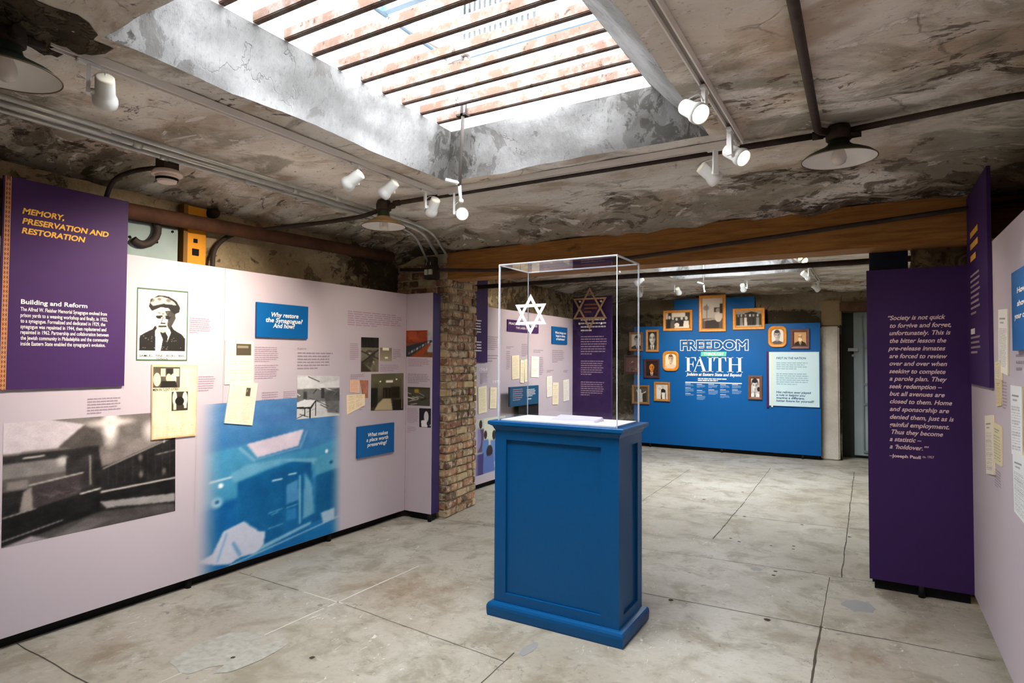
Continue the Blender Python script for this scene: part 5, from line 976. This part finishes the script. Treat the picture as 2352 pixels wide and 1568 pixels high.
# title: outlined word, teal strip, serif word
def outlined(P, s, x0, x1, yb, hp, parent):
    lettering(P, [(s, x0, x1, yb, hp, .05, 0)], M_wink, parent, .003, 'title_outline', .022)
outlined(FP, 'FREEDOM', 1562, 1719.5, 803.2, 20.5, intro)
a, b, c_, d = FP.at(1610, 807.5, F), FP.at(1669, 807.5, F), FP.at(1667.5, 817.8, F), FP.at(1609.5, 817.8, F); mb = MB(); mb.face([d, c_, b, a]); mb.build('title_strip', mat('teal_strip', (104, 206, 176), .6), intro, fix=False)
lettering(FP, [('THROUGH', 1615.5, 1660.5, 815.2, 5.4, .03, .15)], M_wink, intro, .003)
def serif_word(P, x0, x1, y0, y1, parent):
    A, B_ = P.at(x0, y1, .002), P.at(x1, y1, .002); T = P.at(x0, y0, .002); H = (T-A).length; Wd = (B_-A).length; mb = MB(); tot = 4.06
    def g(ox, pts): mb.face([A + P.u*((ox+x)/tot*Wd) + P.w*(y*H) for x, y in pts])
    R = lambda ox, xa, ya, xb, yb: g(ox, [(xa, ya), (xb, ya), (xb, yb), (xa, yb)])
    def stem(ox, x, w=.2): R(ox, x, 0, x+w, 1); R(ox, x-.12, 0, x+w+.12, .035); R(ox, x-.12, .965, x+w+.12, 1)
    stem(0, .12); R(0, .3, .955, .78, 1); g(0, [(.66, .96), (.78, .96), (.78, .73), (.75, .73)]); R(0, .3, .495, .52, .535); g(0, [(.52, .495), (.52, .535), (.58, .72), (.6, .72), (.6, .32), (.58, .32)])
    o = .62; g(o, [(.0, 0), (.06, 0), (.46, .93), (.42, 1.0)]); g(o, [(.4, 1.02), (.48, 1.02), (.88, 0), (.66, 0), (.38, .88)]); R(o, .2, .4, .6, .44); R(o, -.05, 0, .22, .03); R(o, .54, 0, .98, .03)
    stem(1.58, .12); o = 2.02; R(o, .36, 0, .56, 1); R(o, .22, 0, .7, .035); R(o, .02, .955, .9, 1); g(o, [(.02, .72), (.05, .72), (.14, .96), (.02, .96)]); g(o, [(.87, .72), (.9, .72), (.9, .96), (.78, .96)])
    stem(2.98, .12); stem(2.98, .76); R(2.98, .3, .49, .78, .53); mb.build('title_word', M_wink, parent, fix=False)
serif_word(FP, 1574, 1706.5, 820, 853, intro)
lettering(FP, [('Judaism at Eastern State and Beyond', 1576.5, 1704.2, 862, 6.4, .03, .22)], M_wink, intro)
caption(FP, 1603, 868, 1672, 877.5, 2, M_wink, intro, .002, .6); mb = MB(); q = qrect(FP, 1574, 878.6, 1704, 879.4, .002); mb.face(q[::-1]); mb.build('thin_rule', M_wink, intro, fix=False)
for x0_, x1_, yy in ((1574, 1594.5, (881, 887.5, 890, 901, 903, 909)), (1600.5, 1621, (882, 891, 896, 904, 907, 919)), (1627, 1649.5, (882, 892, 894.5, 907)), (1654, 1676, (883, 892, 894.5, 903, 905.5, 915)), (1681.5, 1704, (883, 893, 895, 906))):
    for k in range(0, len(yy), 2): caption(FP, x0_, yy[k]+1.6, x1_, yy[k+1], 5, mat('pale_blue_ink', (128, 170, 216), .6), intro, .002, .5); mb = MB(); q = qrect(FP, x0_, yy[k]-.4, x0_+(x1_-x0_)*.6, yy[k]+.9, .002); mb.face(q[::-1]); mb.build('credit_heading', M_wink, intro, fix=False)
# pale blue text board
tb = thing('text_board', 'pale blue text board with purple spine on the royal blue wall', 'sign', FP.at(1766, 936)); P2 = FP.shifted(.025); mb = MB(); slab(mb, qrect(FP, 1766, 808, 1882.5, 935.5, .025), FP.n, .022); mb.build('board', mat('pale_blue_board', (206, 232, 240), .55), tb); mb = MB(); slab(mb, qrect(FP, 1760, 807, 1766, 935.5, .025), FP.n, .022); mb.build('spine', M_purple, tb)
mb = MB(); q = qrect(P2, 1770.5, 808.6, 1775.5, 934.6, F); mb.face(q[::-1]); mb.build('ornament_strip', mat('cream_ornament', (226, 226, 208), .6), tb, fix=False)
M_navy = mat('navy_ink', (34, 84, 124), .6); lettering(P2, [('FIRST IN THE NATION', 1783, 1851.5, 824.5, 4.6, .016, .15)], M_navy, tb); M_tint = mat('soft_blue_ink', (150, 184, 200), .6)
caption(P2, 1783, 832, 1858, 851, 4, M_tint, tb); caption(P2, 1783, 857, 1862, 887, 6, M_tint, tb)
lettering(P2, [('Has religion ever played', 1783, 1863, 902, 4.6, .02, .2), ('a role in helping you', 1783, 1849, 908.6, 4.6, .02, .2), ('imagine a different,', 1783, 1848, 915.2, 4.6, .02, .2), ('better future for yourself?', 1783, 1870, 921.8, 4.6, .02, .2)], M_navy, tb)

# framed photographs
def framed(label, x0, y0, x1, y1, w, rgb, cv, rnd=0, depth=.03):
    tl, tr, br, bl = qrect(FP, x0, y0, x1, y1, 0); r = thing('framed_photograph', label, 'picture', (tl+tr+br+bl)/4, 'framed photographs on the blue wall'); Wd, H = (tr-tl).length, (tl-bl).length; o = (tl+tr+br+bl)/4
    def outl(ins, off):
        a, b = Wd/2-ins, H/2-ins; rr = max(rnd*min(Wd, H)-ins*.5, 0)
        if rr <= .004: p = [(-a, -b), (a, -b), (a, b), (-a, b)]
        else: p = [(sx*(a-rr)+rr*math.cos(t), sy*(b-rr)+rr*math.sin(t)) for sx, sy, t0 in ((1, 1, 0), (-1, 1, 90), (-1, -1, 180), (1, -1, 270)) for t in [math.radians(t0+18*k) for k in range(6)]]
        return [o + FP.u*x + FP.w*y + FP.n*off for x, y in p]
    m = mat('frame_%d_%d_%d' % rgb, rgb, .4, spec=.5, vary=.18, scale=30); mb = MB(); L = [outl(0, .002), outl(0, depth*.8), outl(w*.2, depth), outl(w*.6, depth*.9), outl(w, depth*.55), outl(w, .004)]
    for k in range(len(L)-1): mb.ring(L[k], L[k+1])
    mb.build('frame', m, r)
    k = w*(.55 if rnd else .9); picture('photograph', cv, [o + FP.u*x + FP.w*y + FP.n*.006 for x, y in ((-Wd/2+k, H/2-k), (Wd/2-k, H/2-k), (Wd/2-k, -H/2+k), (-Wd/2+k, -H/2+k))], r)
O1, O2, BR, DB = (214, 140, 44), (196, 132, 60), (122, 80, 62), (74, 42, 48); g = lambda v: (v, v*.97, v*.92)
c = Cv(64, 44, g(60)); c.rect(.25, 0, .8, .3, g(220), 1, 2); c.rect(0, 0, .1, .4, g(200), 1, 2)
for cx, cy, s, su in ((.16, .3, .07, g(30)), (.3, .35, .07, g(90)), (.45, .42, .06, g(40)), (.66, .36, .07, g(34)), (.84, .36, .08, g(226))): c.poly([(cx-s*1.5, 1), (cx-s*1.3, cy+s*2), (cx+s*1.3, cy+s*2), (cx+s*1.5, 1)], su, 1, 1); c.ell(cx, cy, s*.7, s*1.5, g(206))
c.ell(.46, .78, .1, .14, g(230)); c.poly([(.35, .9), (.7, .86), (.8, 1), (.35, 1)], g(220)); framed('landscape orange framed photograph of a group with a seated child', 1524, 713.5, 1591, 759, .045, O1, c)
c = Cv(56, 76, (186, 178, 170)); c.vgrad((214, 206, 196), (150, 142, 136)); c.rect(.0, .66, 1, 1, (90, 80, 76), 1, 2); c.rect(.15, .7, .8, .98, (52, 44, 42)); c.poly([(.05, .7), (.8, .64), (.8, .7), (.1, .74)], (160, 150, 142)); c.rect(.2, .2, .24, .64, (110, 100, 94), .9, 1); c.ell(.2, .32, .14, .08, (120, 110, 104), .8, .7); c.rect(.58, .32, .92, .46, (56, 46, 44), 1, 2); c.ell(.78, .4, .13, .07, (150, 134, 122)); c.ell(.78, .62, .17, .16, (200, 190, 180)); c.rect(.85, .2, 1, .5, (40, 34, 34), 1, 2); framed('largest upright orange framed photograph at the top of the blue wall', 1606, 679, 1668, 761, .055, O1, c)
c = Cv(70, 44, g(52)); c.rect(0, 0, 1, .2, g(150), 1, 3)
for k, cx in enumerate((.1, .22, .38, .55, .68, .84)): c.poly([(cx-.06, 1), (cx-.05, .4), (cx+.05, .4), (cx+.06, 1)], g((24, 130, 210, 40, 30, 140)[k]), 1, 1); c.ell(cx, .28, .035, .09, g((120, 160, 150, 200, 150, 190)[k]))
c.poly([(.36, .14), (.6, .04), (.84, .14), (.84, .2), (.36, .2)], g(30)); c.rect(0, .9, 1, 1, g(190), .9, 2); framed('landscape orange framed photograph of standing figures under a canopy', 1683.5, 709, 1757, 756, .05, O1, c)
c = person(Cv(85, 95, (232, 228, 224)), .48, .42, .34, (206, 198, 194), (60, 56, 54), (96, 90, 90), None, 0, None); framed('rounded orange frame with an older bald-looking man on white', 1764.5, 749, 1807.5, 797, .05, O1, c, .3)
c = person(Cv(85, 95, (206, 160, 108)), .5, .38, .3, (230, 188, 140), (190, 140, 96), (44, 32, 30), (220, 190, 150), 1, (246, 222, 186)); framed('square dark brown frame with a white-bearded man', 1816, 755.5, 1860, 801, .05, (112, 72, 66), c)
c = person(Cv(74, 119, (40, 40, 42)), .48, .36, .42, (204, 202, 200), (90, 88, 88), (74, 72, 72), (226, 224, 220), 1); framed('upright orange-brown frame with a smiling man in suit and tie', 1484, 757.5, 1513.5, 808, .04, O2, c)
c = person(Cv(74, 102, (206, 204, 200)), .6, .4, .36, (180, 178, 176), (30, 30, 32), (40, 40, 42), (220, 220, 220)); framed('narrow brown frame half behind the acrylic cover edge, topmost of three', 1446, 763, 1477, 806, .04, (150, 104, 62), c)
c = person(Cv(85, 95, (246, 226, 196)), .5, .38, .3, (232, 206, 176), (120, 84, 60), (226, 206, 180)); framed('rounded orange frame with a woman in a white blouse', 1522.5, 806, 1559.5, 852, .045, O1, c, .3)
c = person(Cv(85, 95, (50, 32, 28)), .5, .42, .36, (222, 134, 50), (200, 126, 60), (36, 24, 26), (238, 226, 206), 1); framed('dark brown frame with an orange-lit older man painting', 1479, 824.5, 1515.5, 868.5, .045, DB, c)
c = clutter(((214, 186, 170), (60, 40, 40)), (110, 76, 76), 6); framed('dark frame mostly behind the acrylic cover edge, middle one of three', 1433, 815, 1472, 859, .04, DB, c)
c = Cv(50, 56, g(86)); c.rough(12, 5); c.poly([(.3, 1), (.3, .4), (.46, .3), (.62, .4), (.64, 1)], g(200), 1, 1); c.ell(.46, .24, .08, .1, g(206)); c.line(.34, .42, .2, .2, .04, g(200)); c.line(.62, .45, .86, .3, .04, g(206)); c.rect(.66, .4, .9, 1, g(50), 1, 3); framed('brown frame with a figure in white raising both arms', 1452, 883.5, 1492, 928.5, .04, (160, 112, 62), c)
c = Cv(50, 56, g(206)); c.ell(.28, .6, .24, .5, g(226)); c.ell(.3, .3, .1, .1, g(200)); c.poly([(.4, 1), (.42, .35), (.6, .3), (.78, .4), (.82, 1)], g(36), 1, 1); c.ell(.56, .2, .08, .1, g(190)); c.poly([(.46, .55), (.74, .55), (.76, 1), (.5, 1)], g(226), 1, 1); framed('orange-brown frame with two figures, one in white, lowest beside the credits', 1502.5, 876.5, 1539.5, 922, .04, (184, 124, 50), c)
c = person(Cv(74, 119, (196, 196, 196)), .46, .4, .42, (226, 222, 220), (40, 34, 34), (236, 234, 232), (214, 214, 214)); c.ell(.86, .58, .16, .12, (40, 34, 36)); c.line(.48, .62, .4, 1, .05, (120, 120, 120)); framed('upright brown frame with a man in white shirt, beside the pale text board', 1718.5, 862, 1751.5, 918, .045, BR, c)
